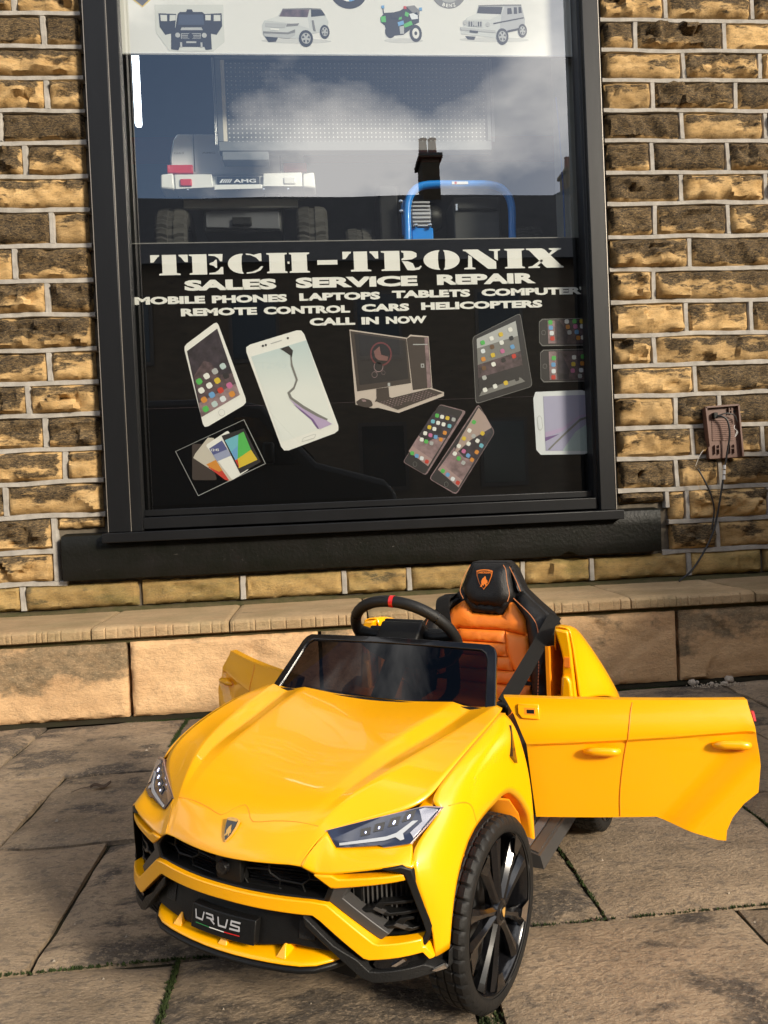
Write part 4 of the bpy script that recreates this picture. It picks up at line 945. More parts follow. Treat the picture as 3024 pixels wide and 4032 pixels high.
# ---- wheels
def make_wheel():
    w = empty('wheel', parent=car)
    Rw, hw = .132, .031
    # tyre carcass with tread blocks cut by lateral grooves
    prof = [(.1085,hw*.90),(.1115,hw*.97),(.118,hw*1.0),(.1245,hw*.97),(.129,hw*.88),(.1318,hw*.76),(Rw,hw*.55),(Rw,hw*.50),(.1302,hw*.46),(.1302,hw*.40),(Rw,hw*.36),(Rw,hw*.06),(.1302,.001),(.1302,-.001),(Rw,-hw*.06),(Rw,-hw*.36),(.1302,-hw*.40),(.1302,-hw*.46),(Rw,-hw*.50),(Rw,-hw*.55),(.1318,-hw*.76),(.129,-hw*.88),(.1245,-hw*.97),(.116,-hw*1.0),(.104,-hw*.86)]
    seg = 264; n = len(prof); v, f = [], []
    for k in range(seg):
        a = 2*math.pi*k/seg; g = k % 6
        for i, (r, h) in enumerate(prof):
            rr = r; sh = .012*abs(h)/hw
            if g == 0 and r > .1255 and abs(h) > hw*.12: rr = r-.0032*ss(.1255,.1305,r)
            aa = a+sh*(1 if h > 0 else -1)
            v.append((h, rr*math.cos(aa), rr*math.sin(aa)))
    for k in range(seg):
        for i in range(n-1): f.append((k*n+i, ((k+1)%seg)*n+i, ((k+1)%seg)*n+i+1, k*n+i+1))
    fix_normals(obj('tyre', v, f, M_rub, w, 28))
    lathe('rim_barrel', [(.1105,hw*.98),(.1100,hw*.86),(.1070,hw*.80),(.103,hw*.5),(.098,-.01),(.098,-hw*.8)], M_blk_gloss, w, 72)
    lathe('brake_disc', [(0,-.006),(.07,-.006),(.07,-.012),(0,-.012)], mat('brake_disc_grey', (.08,.08,.08), .35, metal=.7), w, 40)
    lathe('inner_dish', [(0,-.018),(.094,-.018)], M_blk, w, 40)
    def spoke(a, name='spoke'):
        ca, sa = math.cos(a), math.sin(a); T = lambda h, r, t: (h, r*ca-t*sa, r*sa+t*ca)
        # twin-faceted tapering blade with a twist towards the rim
        sec = [(.015,.0085,.0285,.020),(.045,.0060,.0275,.015),(.078,.0095,.0270,.012),(.1045,.0160,.0275,.016)]
        v, f = [], []
        for r, t, h, bk in sec:
            tw = .004*(r-.015)/.08
            v += [T(h-.005,r,-t+tw),T(h,r,-t*.35+tw),T(h-.0015,r,t*.35+tw),T(h-.008,r,t+tw),T(h-bk,r,t*.8+tw),T(h-bk,r,-t*.8+tw)]
        for i in range(3):
            for k in range(6): f.append((i*6+k, i*6+(k+1)%6, (i+1)*6+(k+1)%6, (i+1)*6+k))
        f += [tuple(range(6)), tuple(18+k for k in range(5,-1,-1))]
        return fix_normals(obj(name, v, f, M_blk_gloss, w, 25))
    for k in range(5):
        for d in (-.235,.235): spoke(math.pi/2+.15+2*math.pi*k/5+d)
    # corner pieces at the rim, one bright and the rest gloss black
    for k in range(5):
        a = math.pi/2+.15+2*math.pi*k/5+.235; v = []
        for h, r, t in ((.0295,.106,-.004),(.0295,.105,.028),(.0288,.084,.014),(.0288,.084,.001)): v.append((h, r*math.cos(a)-t*math.sin(a), r*math.sin(a)+t*math.cos(a)))
        obj('rim_insert', v, [(0,1,2,3)], M_blk_gloss if k != 3 else M_chrome, w)
    lathe('hub', [(0,.0305),(.012,.0305),(.0175,.0285),(.020,.024),(.021,.010)], M_blk_gloss, w, 30)
    lathe('hub_cap', [(0,.0318),(.0105,.0315),(.0115,.0302)], M_blk, w, 24)
    o = plate('hub_emblem', shield(0,0,.0052,.0068), lambda a,b,d: (.0324-d,a,b), .0006, M_gold, w, 0)
    for k in range(5):
        a = 2*math.pi*k/5; lathe('bolt', [(0,.026),(.0028,.026),(.0028,.02)], M_chrome, w, 8).location = (0,.016*math.cos(a),.016*math.sin(a))
    return w
def copy_tree(o, parent=None):
    c = o.copy(); col.objects.link(c); c.parent = parent
    for ch in o.children: copy_tree(ch, c)
    return c
w0 = make_wheel()
spots = [(.2725,.021,.132,-R(3.5),0),( -.2725,.021,.132,math.pi-R(3.5),.4),(.293,.645,.132,0,.9),(-.293,.645,.132,math.pi,1.3)]
for i, (x,y,z,rz,rx) in enumerate(spots):
    w = w0 if i == 0 else copy_tree(w0, car)
    w.location = (x,y,z); w.rotation_euler = (rx,0,rz)
tube('axle', [(-.25,.021,.133),(.25,.021,.133)], .012, M_blk, car, 10); tube('axle', [(-.25,.645,.133),(.25,.645,.133)], .012, M_blk, car, 10)
# ---------------------------------------------------------------- black vinyl sign behind the lower glass
M_vinyl = mat('black_vinyl', (.0025,.0025,.003), .6, spec=.06)
M_pw = mat('print_white', (.90,.88,.84), .6)
M_pw2 = mat('print_cool_white', (.80,.82,.86), .6)
def pc(name, c, r=.6): return mat('print_'+name, c, r)
P_dark = pc('charcoal', (.025,.020,.022)); P_plum = mat('print_plum', (.12,.075,.085), .6, var=.75, vscale=38); P_mauve = mat('print_mauve', (.32,.21,.22), .6, var=.5, vscale=30); P_night = mat('print_night', (.045,.032,.045), .6, var=.8, vscale=26)
P_green = pc('leaf', (.10,.50,.10)); P_red = pc('signal_red', (.60,.05,.03)); P_blue = pc('sky_blue', (.16,.38,.70)); P_cyan = pc('cyan', (.18,.50,.62)); P_yellow = pc('amber', (.75,.52,.04)); P_orange = pc('orange', (.72,.28,.04))
P_purple = pc('violet', (.20,.11,.30)); P_lilac = pc('lilac', (.52,.40,.62)); P_pink = pc('pink', (.60,.16,.34)); P_grey = pc('grey', (.22,.21,.20)); P_lgrey = pc('light_grey', (.48,.48,.48)); P_indigo = pc('indigo', (.10,.11,.28)); P_aqua = pc('pale_aqua', (.55,.66,.66)); P_brown = pc('brown', (.16,.08,.035)); P_sepia = pc('sepia', (.055,.038,.032))
SG = 3.114
def place(o, org): o.location = Vector(o.location)-Vector(org); return o
SO = (.21, SG, .738)
sign = empty('shop_sign', SO); tag(sign, 'black window sign with large white lettering over printed phones and computers', 'sign', kind='thing')
def sp(o): return place(o, SO)
sp(box('backing_sheet', -.735, 1.165, SG, SG+.004, .712, 1.827, M_vinyl, sign))
sp(box('joint_line', -.71, 1.16, SG-.0005, SG, 1.1488, 1.1496, P_plum, sign))
sp(box('joint_line', -.735, 1.165, SG-.0006, SG, 1.823, 1.827, P_grey, sign))
def ell(cx, cy, rx, ry, a0, a1, n=14): return [(cx+rx*math.cos(R(a0+(a1-a0)*k/n)), cy+ry*math.sin(R(a0+(a1-a0)*k/n))) for k in range(n+1)]
STEM = [(0,1),(.52,1),(.52,0),(0,0),(0,.06),(.09,.10),(.09,.90),(0,.94)]
GL = {
 'T': [[(0,1),(.24,1),(.24,.93),(.19,.88),(.13,.74),(.08,.63),(0,.63)], [(.31,1),(.69,1),(.69,.10),(.79,.07),(.79,0),(.22,0),(.22,.07),(.31,.10)], [(1,1),(.76,1),(.76,.93),(.81,.88),(.87,.74),(.92,.63),(1,.63)]],
 'E': [STEM, [(.58,1),(1,1),(.98,.64),(.92,.64),(.86,.80),(.76,.90),(.58,.93)], [(.60,.55),(.72,.62),(.78,.72),(.82,.72),(.82,.32),(.78,.32),(.72,.42),(.60,.48)], [(.58,0),(1,0),(1,.36),(.94,.36),(.86,.20),(.76,.10),(.58,.07)]],
 'C': [[(.44,.985)]+ell(.44,.5,.44,.5,96,264)+[(.44,.015),(.40,.12),(.385,.5),(.40,.88)], [(.52,1),(.64,.985),(.74,.93),(.90,1),(.96,1),(.96,.62),(.90,.62),(.80,.80),(.66,.91),(.52,.94)], [(.52,.06),(.68,.09),(.84,.20),(.94,.36),(1,.34),(.92,.16),(.76,.04),(.52,0)]],
 'H': [[(0,1),(.475,1),(.475,.94),(.42,.90),(.42,.10),(.475,.06),(.475,0),(0,0),(0,.06),(.06,.10),(.06,.90),(0,.94)], [(.485,.45),(.53,.45),(.53,.56),(.485,.56)], [(1,1),(.525,1),(.525,.94),(.58,.90),(.58,.10),(.525,.06),(.525,0),(1,0),(1,.06),(.94,.10),(.94,.90),(1,.94)]],
 '-': [[(0,.37),(1,.37),(1,.60),(0,.60)]],
 'R': [[(x*.88,y) for x,y in STEM], [(.50,1),(.76,.98),(.88,.87),(.88,.68),(.76,.56),(.60,.53),(.50,.52),(.50,.58),(.56,.66),(.56,.88),(.50,.94)], [(.50,.48),(.66,.46),(.78,.36),(.83,.12),(.93,.16),(.97,.24),(1,.20),(.94,.04),(.80,0),(.64,.02),(.59,.20),(.54,.40)]],
 'O': [[(.455,.99)]+ell(.455,.5,.455,.5,95,265)+[(.455,.01),(.415,.12),(.40,.5),(.415,.88)], [(.545,.01)]+ell(.545,.5,.455,.5,-85,85)+[(.545,.99),(.585,.88),(.60,.5),(.585,.12)]],
 'N': [[(0,1),(.40,1),(.88,.36),(.88,0),(.66,0),(.14,.80),(.08,.90),(0,.94)], [(.02,0),(.32,0),(.32,.06),(.235,.10),(.235,.62),(.14,.72),(.12,.10),(.02,.06)], [(.70,1),(1,1),(1,.94),(.93,.90),(.93,.42),(.835,.52),(.835,.90),(.70,.94)]],
 'I': [[(0,1),(1,1),(1,.94),(.86,.90),(.86,.10),(1,.06),(1,0),(0,0),(0,.06),(.14,.10),(.14,.90),(0,.94)]],
 'X': [[(0,1),(.42,1),(.50,.94),(.95,.09),(1,.06),(1,0),(.55,0),(.50,.06),(.08,.91),(0,.94)], [(.62,1),(.95,1),(.95,.94),(.86,.90),(.66,.64),(.615,.72),(.71,.88),(.62,.94)], [(.05,0),(.36,0),(.36,.06),(.29,.10),(.455,.36),(.415,.44),(.16,.10),(.05,.06)]]}
for ch, a, b in (('T',-.656,-.505),('E',-.500,-.363),('C',-.343,-.199),('H',-.184,-.007),('-',.025,.109),('T',.131,.281),('R',.293,.464),('O',.472,.627),('N',.642,.803),('I',.821,.908),('X',.915,1.077)):
    V, F = [], []
    z0 = 1.6935+.0035*(a+.65)/1.7; z1 = z0+.083
    for poly in GL[ch]:
        pts = [Vector((a+(b-a)*x, z0+(z1-z0)*y)) for x,y in poly]; n_ = len(pts)
        vs, es, fs, *_ = delaunay_2d_cdt(pts, [(i,(i+1)%n_) for i in range(n_)], [list(range(n_))], 1, 1e-7)
        k = len(V); V += [(p.x, SG-.0012, p.y) for p in vs]; F += [tuple(i+k for i in q) for q in fs]
    sp(obj('sign_letter', V, F, M_pw, sign))
for w_, a, b, z, h in (('SALES',-.524,-.148,1.628,.044),('SERVICE',-.068,.443,1.630,.044),('REPAIR',.526,.953,1.632,.044),('MOBILE',-.727,-.443,1.575,.032),('PHONES',-.415,-.107,1.575,.032),('LAPTOPS',-.056,.282,1.577,.032),('TABLETS',.332,.666,1.580,.032),("COMPUTER'",.715,1.159,1.581,.032),('REMOTE',-.543,-.233,1.524,.032),('CONTROL',-.206,.153,1.524,.032),('CARS',.202,.403,1.526,.032),('HELICOPTERS',.454,.977,1.528,.032),('CALL',-.018,.172,1.473,.032),('IN',.199,.272,1.473,.031),('NOW',.302,.475,1.473,.031)):
    sp(text_mesh('sign_word', w_, a, b, z, h, SG-.0012, M_pw, sign, .055))
def dev(name, outline, m_, lvl=1):
    """printed device: a part of the sign carrying its screen and icons"""
    o = flat(name, outline, SG-.0008*lvl, m_, sign); return sp(o)
def sub(par, name, outline, m_, lvl): return flat(name, outline, SG-.0008*lvl, m_, par)
def icons(par, pts, cols, s, rot=0, lvl=4, name='icons'):
    V, F, M_ = [], [], []
    for i, (x, z) in enumerate(pts):
        k = len(V)
        for q in range(12):
            a = 2*math.pi*q/12; c_, s_ = math.cos(a), math.sin(a); r_ = s*min(1.0/max(abs(c_),abs(s_)),1.22)
            V.append((x+r_*math.cos(a+rot), SG-.0008*lvl, z+r_*math.sin(a+rot)))
        F.append(tuple(range(k,k+12))); M_.append(cols[i % len(cols)])
    o = obj(name, V, F, None, par); slots = list(dict.fromkeys(m_.name for m_ in M_))
    for sn in slots: o.data.materials.append(bpy.data.materials[sn])
    for p_, m_ in zip(o.data.polygons, M_): p_.material_index = slots.index(m_.name)
    tag(o, kind='stuff'); return o
def rounded(poly, r=.25):
    out = []
    n_ = len(poly)
    for i in range(n_):
        a, b, c = Vector(poly[i-1]), Vector(poly[i]), Vector(poly[(i+1)%n_]); d = min((a-b).length, (c-b).length)*r
        p, q = b+(a-b).normalized()*d, b+(c-b).normalized()*d
        for t in (0,.5,1): out.append(tuple(p.lerp(b,t).lerp(b.lerp(q,t),t)))
    return out
# white phone, dark screen
o = dev('printed_phone', rounded([(-.539,1.402),(-.398,1.502),(-.290,1.160),(-.472,1.060)],.10), M_pw)
sub(o,'screen',[(-.526,1.381),(-.399,1.471),(-.319,1.195),(-.480,1.108)],P_night,2); sub(o,'wallpaper',[(-.502,1.28),(-.46,1.34),(-.43,1.33),(-.40,1.28),(-.345,1.285),(-.319,1.195),(-.480,1.108)],P_plum,3); sub(o,'dock',[(-.489,1.165),(-.333,1.243),(-.319,1.195),(-.480,1.108)],P_mauve,3.4)
icons(o,[(-.482,1.255),(-.451,1.276),(-.416,1.295),(-.383,1.315),(-.475,1.218),(-.442,1.237),(-.408,1.256),(-.372,1.275),(-.466,1.179),(-.433,1.198),(-.397,1.216),(-.36,1.235),(-.461,1.141),(-.424,1.16),(-.389,1.18),(-.351,1.199)],[P_green,M_pw,P_lgrey,P_aqua,M_pw,M_pw,P_yellow,P_dark,P_orange,P_blue,P_red,P_pink,P_green,P_aqua,M_pw2,P_orange],.0118,.5)
sub(o,'home_button',[(-.397+.0135*math.cos(t*.5236),1.124+.0145*math.sin(t*.5236)) for t in range(12)],P_lgrey,2); sub(o,'home_button_face',[(-.397+.012*math.cos(t*.5236),1.124+.013*math.sin(t*.5236)) for t in range(12)],M_pw,2.5)
# large white phone with swirl
o = dev('printed_phone', rounded([(-.292,1.395),(-.050,1.462),(.090,1.030),(-.152,.950)],.10), M_pw)
gm = mat('print_screen_fade',(.84,.85,.82),.6); _n, _l = gm.node_tree.nodes, gm.node_tree.links; _t = _n.new('ShaderNodeTexCoord'); _s = _n.new('ShaderNodeSeparateXYZ'); _l.new(_t.outputs['Object'], _s.inputs[0])
_r = _n.new('ShaderNodeMapRange'); _r.inputs['From Min'].default_value = 1.20; _r.inputs['From Max'].default_value = 1.42; _l.new(_s.outputs['Z'], _r.inputs['Value']); _x = _n.new('ShaderNodeMix'); _x.data_type = 'RGBA'; _x.inputs['A'].default_value = (.84,.85,.82,1); _x.inputs['B'].default_value = (.56,.68,.70,1); _l.new(_r.outputs['Result'], _x.inputs['Factor']); _l.new(_x.outputs['Result'], _n['Principled BSDF'].inputs['Base Color'])
sub(o,'screen',[(-.266,1.351),(-.034,1.414),(.067,1.058),(-.157,.993)],gm,2)
sp_c = text_mesh('clock_text','12:45',-.222,-.122,1.300,.034,SG-.0020,mat('print_clock',(.66,.74,.75),.6),o,.0)
sub(o,'swirl',[(-.145,1.381),(-.110,1.392),(-.092,1.372),(-.098,1.343),(-.105,1.353)],P_dark,3); sub(o,'swirl',[(-.105,1.36),(-.098,1.343),(-.096,1.314),(-.077,1.25),(-.093,1.212),(-.112,1.196),(-.105,1.178),(-.055,1.140),(.002,1.104),(.040,1.083),(.036,1.076),(-.004,1.094),(-.062,1.130),(-.116,1.174),(-.124,1.198),(-.098,1.220),(-.086,1.25),(-.104,1.309)],P_grey,3); sub(o,'swirl',[(-.118,1.172),(-.062,1.131),(-.004,1.095),(.030,1.079),(.057,1.061),(.005,1.041),(-.022,1.083),(-.083,1.134)],P_lilac,2.8); sub(o,'swirl',[(-.10,1.148),(-.06,1.118),(-.02,1.083),(.002,1.043),(-.006,1.044),(-.03,1.082),(-.066,1.115)],P_purple,3.2)
sub(o,'speaker_slot',[(-.183,1.405),(-.137,1.418),(-.136,1.414),(-.182,1.401)],P_lgrey,2); icons(o,[(-.111,1.424),(-.215,1.395),(-.203,1.398)],[P_dark],.0042,0,3,'camera_dots')
sub(o,'home_button',rounded([(-.075,.990),(-.066,1.008),(-.012,1.024),(-.018,1.004)],.3),P_lgrey,2); sub(o,'home_button_face',rounded([(-.0725,.9925),(-.065,1.006),(-.0145,1.0215),(-.020,1.006)],.3),M_pw,2.5)
# framed print of fanned tablets
o = dev('printed_tablets', [(-.593,.971),(-.307,1.093),(-.226,.906),(-.509,.783)], P_lgrey); sub(o,'print_field',[(-.5905,.9705),(-.3085,1.0905),(-.2290,.9070),(-.5080,.7860)],M_vinyl,1.4)
sub(o,'tablet',rounded([(-.523,.999),(-.473,.997),(-.428,.846),(-.53,.85)],.1),P_sepia,2); sub(o,'tablet',rounded([(-.458,1.023),(-.434,1.02),(-.366,.843),(-.381,.839),(-.521,.941),(-.513,.958)],.1),pc('cream',(.62,.56,.48)),2.5); sub(o,'screen_glow',[(-.463,.901),(-.42,.908),(-.378,.841),(-.395,.845)],P_red,2.8); sub(o,'screen_glow',[(-.470,.912),(-.43,.93),(-.405,.885),(-.42,.880),(-.455,.899)],P_orange,2.9)
sub(o,'tablet',rounded([(-.469,.992),(-.374,1.050),(-.297,.884),(-.366,.843)],.08),M_pw,3.2); sub(o,'screen',[(-.455,.977),(-.401,1.009),(-.366,.945),(-.424,.923)],P_indigo,3.6); sub(o,'screen',[(-.440,.950),(-.380,.972),(-.366,.945),(-.424,.923)],pc('haze_blue',(.35,.38,.55)),3.8); sp_t = text_mesh('clock_text','12:45',-.447,-.415,.966,.010,SG-.0034,M_pw,o,.02)
sub(o,'tablet',[(-.402,1.028),(-.308,1.056),(-.246,.914),(-.333,.869)],P_dark,4.2); sub(o,'tile',[(-.389,1.009),(-.333,1.031),(-.341,.93),(-.35,.925)],P_cyan,4.6); sub(o,'tile',[(-.333,1.031),(-.311,1.042),(-.284,.966),(-.341,.93)],P_green,4.6); sub(o,'tile',[(-.284,.966),(-.259,.924),(-.338,.891),(-.341,.93)],P_yellow,4.6); sub(o,'tile',[(-.352,.925),(-.341,.93),(-.335,.891)],P_red,4.7); sub(o,'tile',[(-.365,.960),(-.338,.985),(-.341,.93),(-.35,.925)],P_blue,4.8)
# desktop computer
o = dev('printed_computer', [(.147,1.454),(.389,1.413),(.402,1.426),(.480,1.417),(.487,1.197),(.536,1.179),(.535,1.163),(.339,1.098),(.252,1.123),(.233,1.121),(.159,1.139)], pc('warm_glow',(.62,.52,.46)))
sub(o,'monitor',[(.150,1.448),(.385,1.409),(.397,1.222),(.168,1.194)],P_sepia,2); sub(o,'monitor_screen',[(.166,1.436),(.380,1.401),(.387,1.240),(.179,1.220)],pc('screen_black',(.016,.011,.012)),2.5)
for (cx,cz,r_) in ((.275,1.348,.046),(.262,1.294,.020),(.244,1.262,.012),(.282,1.269,.008)):
    ring_o = [(cx+r_*math.cos(t*.2618),cz+r_*1.1*math.sin(t*.2618)) for t in range(24)]; sub(o,'screen_ring',ring_o,P_mauve if r_ < .04 else pc('dim_red',(.16,.035,.04)),3); sub(o,'screen_ring',[(cx+(a-cx)*.86,cz+(b-cz)*.86) for a,b in ring_o],pc('screen_black',(.016,.011,.012)),3.3)
sub(o,'screen_splash',[(.245,1.36),(.27,1.38),(.275,1.345),(.305,1.335),(.30,1.318),(.262,1.322),(.25,1.335)],pc('rust',(.22,.10,.09)),3.6)
sub(o,'tower',[(.387,1.409),(.405,1.419),(.478,1.412),(.484,1.201),(.404,1.192)],P_sepia,2.2); sub(o,'tower_highlight',[(.462,1.410),(.476,1.411),(.482,1.203),(.466,1.200)],P_mauve,2.6); sub(o,'tower_slot',[(.412,1.386),(.474,1.385),(.474,1.381),(.412,1.382)],P_lgrey,2.8); sub(o,'tower_logo',[(.442,1.302),(.456,1.302),(.456,1.286),(.442,1.286)],P_lgrey,2.8); sub(o,'tower_logo_eye',[(.4455,1.2985),(.4525,1.2985),(.4525,1.2895),(.4455,1.2895)],P_sepia,3)
sub(o,'monitor_logo',[(.298,1.226),(.308,1.226),(.308,1.212),(.298,1.212)],P_lgrey,2.8); sub(o,'stand',[(.249,1.203),(.301,1.208),(.303,1.167),(.318,1.158),(.240,1.148),(.248,1.162)],P_sepia,2.3)
sub(o,'keyboard',[(.250,1.149),(.474,1.196),(.532,1.176),(.336,1.111)],P_sepia,2.6)
V, F = [], []
for r_ in range(5):
    for c_ in range(15):
        if (r_,c_) in ((0,9),(4,4),(4,5),(4,6)): continue
        a, b = (c_+.5)/15.5, (r_+.6)/5.6
        p = Vector((.255,1.148)).lerp(Vector((.468,1.192)),a)+Vector((.062-.012*0, -.030))*b*.95+Vector((.03*b*0,0)); k = len(V)
        for dx, dz in ((-.0052,-.001),(.0012,.0005),(.0052,-.001+.0022),(-.001,.0032)): V.append((p.x+dx, SG-.0025, p.y+dz-.0015))
        F.append((k,k+1,k+2,k+3))
tag(obj('keys', V, F, P_mauve, o), kind='stuff')
sub(o,'mouse',rounded([(.160,1.150),(.186,1.167),(.226,1.155),(.233,1.130),(.204,1.124),(.170,1.135)],.35),P_sepia,2.6); sub(o,'mouse_shine',[(.183,1.160),(.200,1.159),(.205,1.150),(.190,1.150)],P_mauve,3)
# tablet computer
o = dev('printed_tablet', rounded([(.668,1.409),(.880,1.507),(.921,1.192),(.670,1.124)],.06), P_grey); sub(o,'bezel',rounded([(.670,1.408),(.8785,1.5045),(.9190,1.1935),(.6725,1.127)],.06),P_dark,1.5)
sub(o,'screen',[(.686,1.401),(.858,1.473),(.889,1.214),(.686,1.156)],P_lgrey,2); sub(o,'screen_shade',[(.686,1.360),(.866,1.410),(.889,1.214),(.686,1.156)],P_grey,2.3); sub(o,'screen_shade',[(.686,1.29),(.874,1.345),(.889,1.214),(.686,1.156)],P_plum,2.6); sub(o,'screen_shade',[(.686,1.235),(.880,1.285),(.889,1.214),(.686,1.156)],P_dark,2.9); sub(o,'shelf',[(.700,1.180),(.868,1.232),(.889,1.214),(.686,1.156)],P_grey,3.2)
icons(o,[(.711,1.384),(.75,1.401),(.791,1.417),(.833,1.436),(.711,1.348),(.751,1.365),(.793,1.382),(.836,1.4),(.711,1.314),(.753,1.33),(.795,1.346),(.839,1.363),(.712,1.276),(.754,1.291),(.798,1.307),(.844,1.323),(.712,1.235),(.713,1.183),(.757,1.197),(.804,1.21),(.853,1.226)],[P_green,M_pw,P_yellow,M_pw,M_pw2,P_brown,M_pw,P_dark,P_orange,P_yellow,P_pink,P_blue,P_brown,M_pw,P_dark,P_red,P_lgrey,M_pw,M_pw,P_yellow,P_dark],.0092,.3)
# two leaning dark phones
o = dev('printed_phone', rounded([(.348,.890),(.516,1.130),(.629,1.096),(.444,.829)],.10), P_mauve); sub(o,'face',rounded([(.351,.891),(.514,1.1265),(.6155,1.096),(.4400,.8335)],.10),P_dark,1.6); sub(o,'screen',[(.374,.935),(.490,1.099),(.597,1.073),(.454,.868)],P_night,2); sub(o,'wallpaper',[(.374,.935),(.42,1.0),(.45,.97),(.50,.99),(.535,.985),(.454,.868)],P_mauve,2.4); sub(o,'dock',[(.374,.935),(.391,.957),(.474,.896),(.454,.868)],pc('dusty_rose',(.42,.28,.27)),2.8)
icons(o,[(.502,1.081),(.523,1.075),(.546,1.069),(.572,1.062),(.483,1.057),(.505,1.05),(.528,1.043),(.553,1.035),(.467,1.033),(.488,1.025),(.51,1.017),(.532,1.007),(.448,1.008),(.47,.999),(.492,.991),(.514,.979),(.432,.982),(.451,.973),(.473,.965),(.389,.926),(.408,.914),(.429,.903),(.45,.888)],[P_green,M_pw,P_yellow,P_lgrey,P_cyan,M_pw,M_pw,P_cyan,P_yellow,M_pw,P_dark,P_orange,M_pw,P_pink,P_blue,P_orange,M_pw,P_green,P_lgrey,P_green,P_blue,M_pw2,P_red],.0082,-.25)
sub(o,'home_button',[(.399+.009*math.cos(t*.5236),.879+.011*math.sin(t*.5236)) for t in range(12)],P_grey,2); sub(o,'home_button_face',[(.399+.0078*math.cos(t*.5236),.879+.0096*math.sin(t*.5236)) for t in range(12)],P_dark,2.5)
o = dev('printed_phone', rounded([(.456,.815),(.682,1.126),(.749,1.002),(.570,.742)],.10), P_mauve, 1.3); sub(o,'face',rounded([(.4600,.8150),(.684,1.1200),(.7465,1.0015),(.5700,.7475)],.10),P_dark,1.8); sub(o,'screen',[(.496,.852),(.684,1.096),(.737,.993),(.581,.773)],P_night,2.2); sub(o,'wallpaper',[(.496,.852),(.57,.945),(.61,.90),(.655,.885),(.581,.773)],P_mauve,2.6); sub(o,'glare',[(.563,.908),(.60,.985),(.682,1.109),(.713,1.069),(.734,1.022),(.643,.973)],pc('pale_rose',(.45,.33,.29)),3); sub(o,'dock',[(.496,.852),(.515,.876),(.600,.802),(.581,.773)],pc('dusty_rose',(.42,.28,.27)),3)
icons(o,[(.659,1.048),(.638,1.013),(.613,.98),(.59,.949),(.571,.917),(.587,.896),(.606,.877),(.694,.999),(.655,.989),(.632,.957),(.61,.926),(.628,.907),(.644,.888),(.706,.976),(.671,.968),(.666,.92),(.687,.947),(.517,.846),(.537,.829),(.558,.81),(.579,.793)],[P_green,M_pw,P_yellow,M_pw,M_pw,P_green,P_lgrey,P_yellow,P_lgrey,M_pw,P_pink,P_blue,P_orange,P_dark,M_pw,P_orange,P_cyan,P_green,P_blue,M_pw2,P_red],.0086,-.6)
sub(o,'home_button',[(.529+.009*math.cos(t*.5236),.789+.011*math.sin(t*.5236)) for t in range(12)],P_grey,2.2); sub(o,'home_button_face',[(.529+.0078*math.cos(t*.5236),.789+.0096*math.sin(t*.5236)) for t in range(12)],P_dark,2.7)
# sideways phones cut by the right edge
for z0, z1, ic in ((1.361,1.479,[(1.009,1.463),(1.01,1.44),(1.013,1.417),(1.015,1.394),(1.081,1.465),(1.115,1.465),(1.147,1.464),(1.085,1.442),(1.118,1.443),(1.148,1.443),(1.091,1.418),(1.123,1.419),(1.129,1.394),(1.150,1.395)]), (1.206,1.347,[(1.018,1.310),(1.015,1.282),(1.015,1.254),(1.013,1.228),(1.107,1.311),(1.146,1.313),(1.103,1.282),(1.142,1.284),(1.099,1.254),(1.136,1.255),(1.13,1.230)])):
    o = dev('printed_phone', [(1.163,z0),(1.163,z1),(.974,z1),(.960,z1-.012),(.957,z0+.018),(.970,z0+.002)], P_grey); sub(o,'face',[(1.163,z0+.004),(1.163,z1-.003),(.976,z1-.003),(.962,z1-.014),(.959,z0+.020),(.972,z0+.006)],P_dark,1.5)
    sub(o,'screen',[(.997,z1-.008),(1.163,z1-.008),(1.163,z0+.008),(.997,z0+.012)],P_plum,2); sub(o,'dock',[(.997,z1-.008),(1.028,z1-.008),(1.028,z0+.012),(.997,z0+.012)],P_mauve,2.4); sub(o,'mountain',[(1.035,z1-.01),(1.050,z1-.01),(1.085,z0+.05),(1.080,z0+.012),(1.035,z0+.012)],P_night,2.4)
    icons(o,ic,[P_green,P_blue,M_pw2,P_red,M_pw,P_green,P_yellow,P_orange,P_pink,M_pw2,P_lgrey,P_blue,P_orange,M_pw],.0092,0)
    sub(o,'home_button',[(.978+.0095*math.cos(t*.5236),(z0+z1)/2+.0105*math.sin(t*.5236)) for t in range(12)],P_grey,2); sub(o,'home_button_face',[(.978+.0082*math.cos(t*.5236),(z0+z1)/2+.009*math.sin(t*.5236)) for t in range(12)],P_dark,2.5)
o = dev('printed_phone', rounded([(1.1635,.893),(1.1635,1.170),(.932,1.168),(.922,1.14),(.926,.92),(.945,.898)],.12), M_pw2)
sub(o,'screen',[(.965,1.148),(1.1635,1.149),(1.1635,.907),(.967,.914)],pc('lavender',(.46,.44,.62)),2); sub(o,'screen_tint',[(1.04,.911),(1.1635,.907),(1.1635,1.03),(1.10,.99)],P_aqua,2.4); sub(o,'swirl',[(.968,.994),(1.046,1.011),(1.123,1.062),(1.1635,1.067),(1.1635,1.058),(1.122,1.052),(1.044,.996),(.967,.972)],P_lilac,3); sub(o,'swirl',[(1.1635,1.058),(1.122,1.047),(1.045,.982),(.989,.932),(.975,.918),(.985,.918),(1.00,.932),(1.055,.980),(1.124,1.037),(1.1635,1.05)],P_grey,3.3); sub(o,'swirl',[(.967,.972),(1.03,.984),(.99,.965),(.967,.955)],P_purple,3.3)
sub(o,'home_button',rounded([(.934,1.058),(.946,1.068),(.956,1.056),(.958,1.014),(.948,1.001),(.937,1.008)],.3),P_lgrey,2); sub(o,'home_button_face',rounded([(.936,1.057),(.946,1.065),(.954,1.055),(.956,1.015),(.948,1.004),(.939,1.010)],.3),M_pw2,2.5)

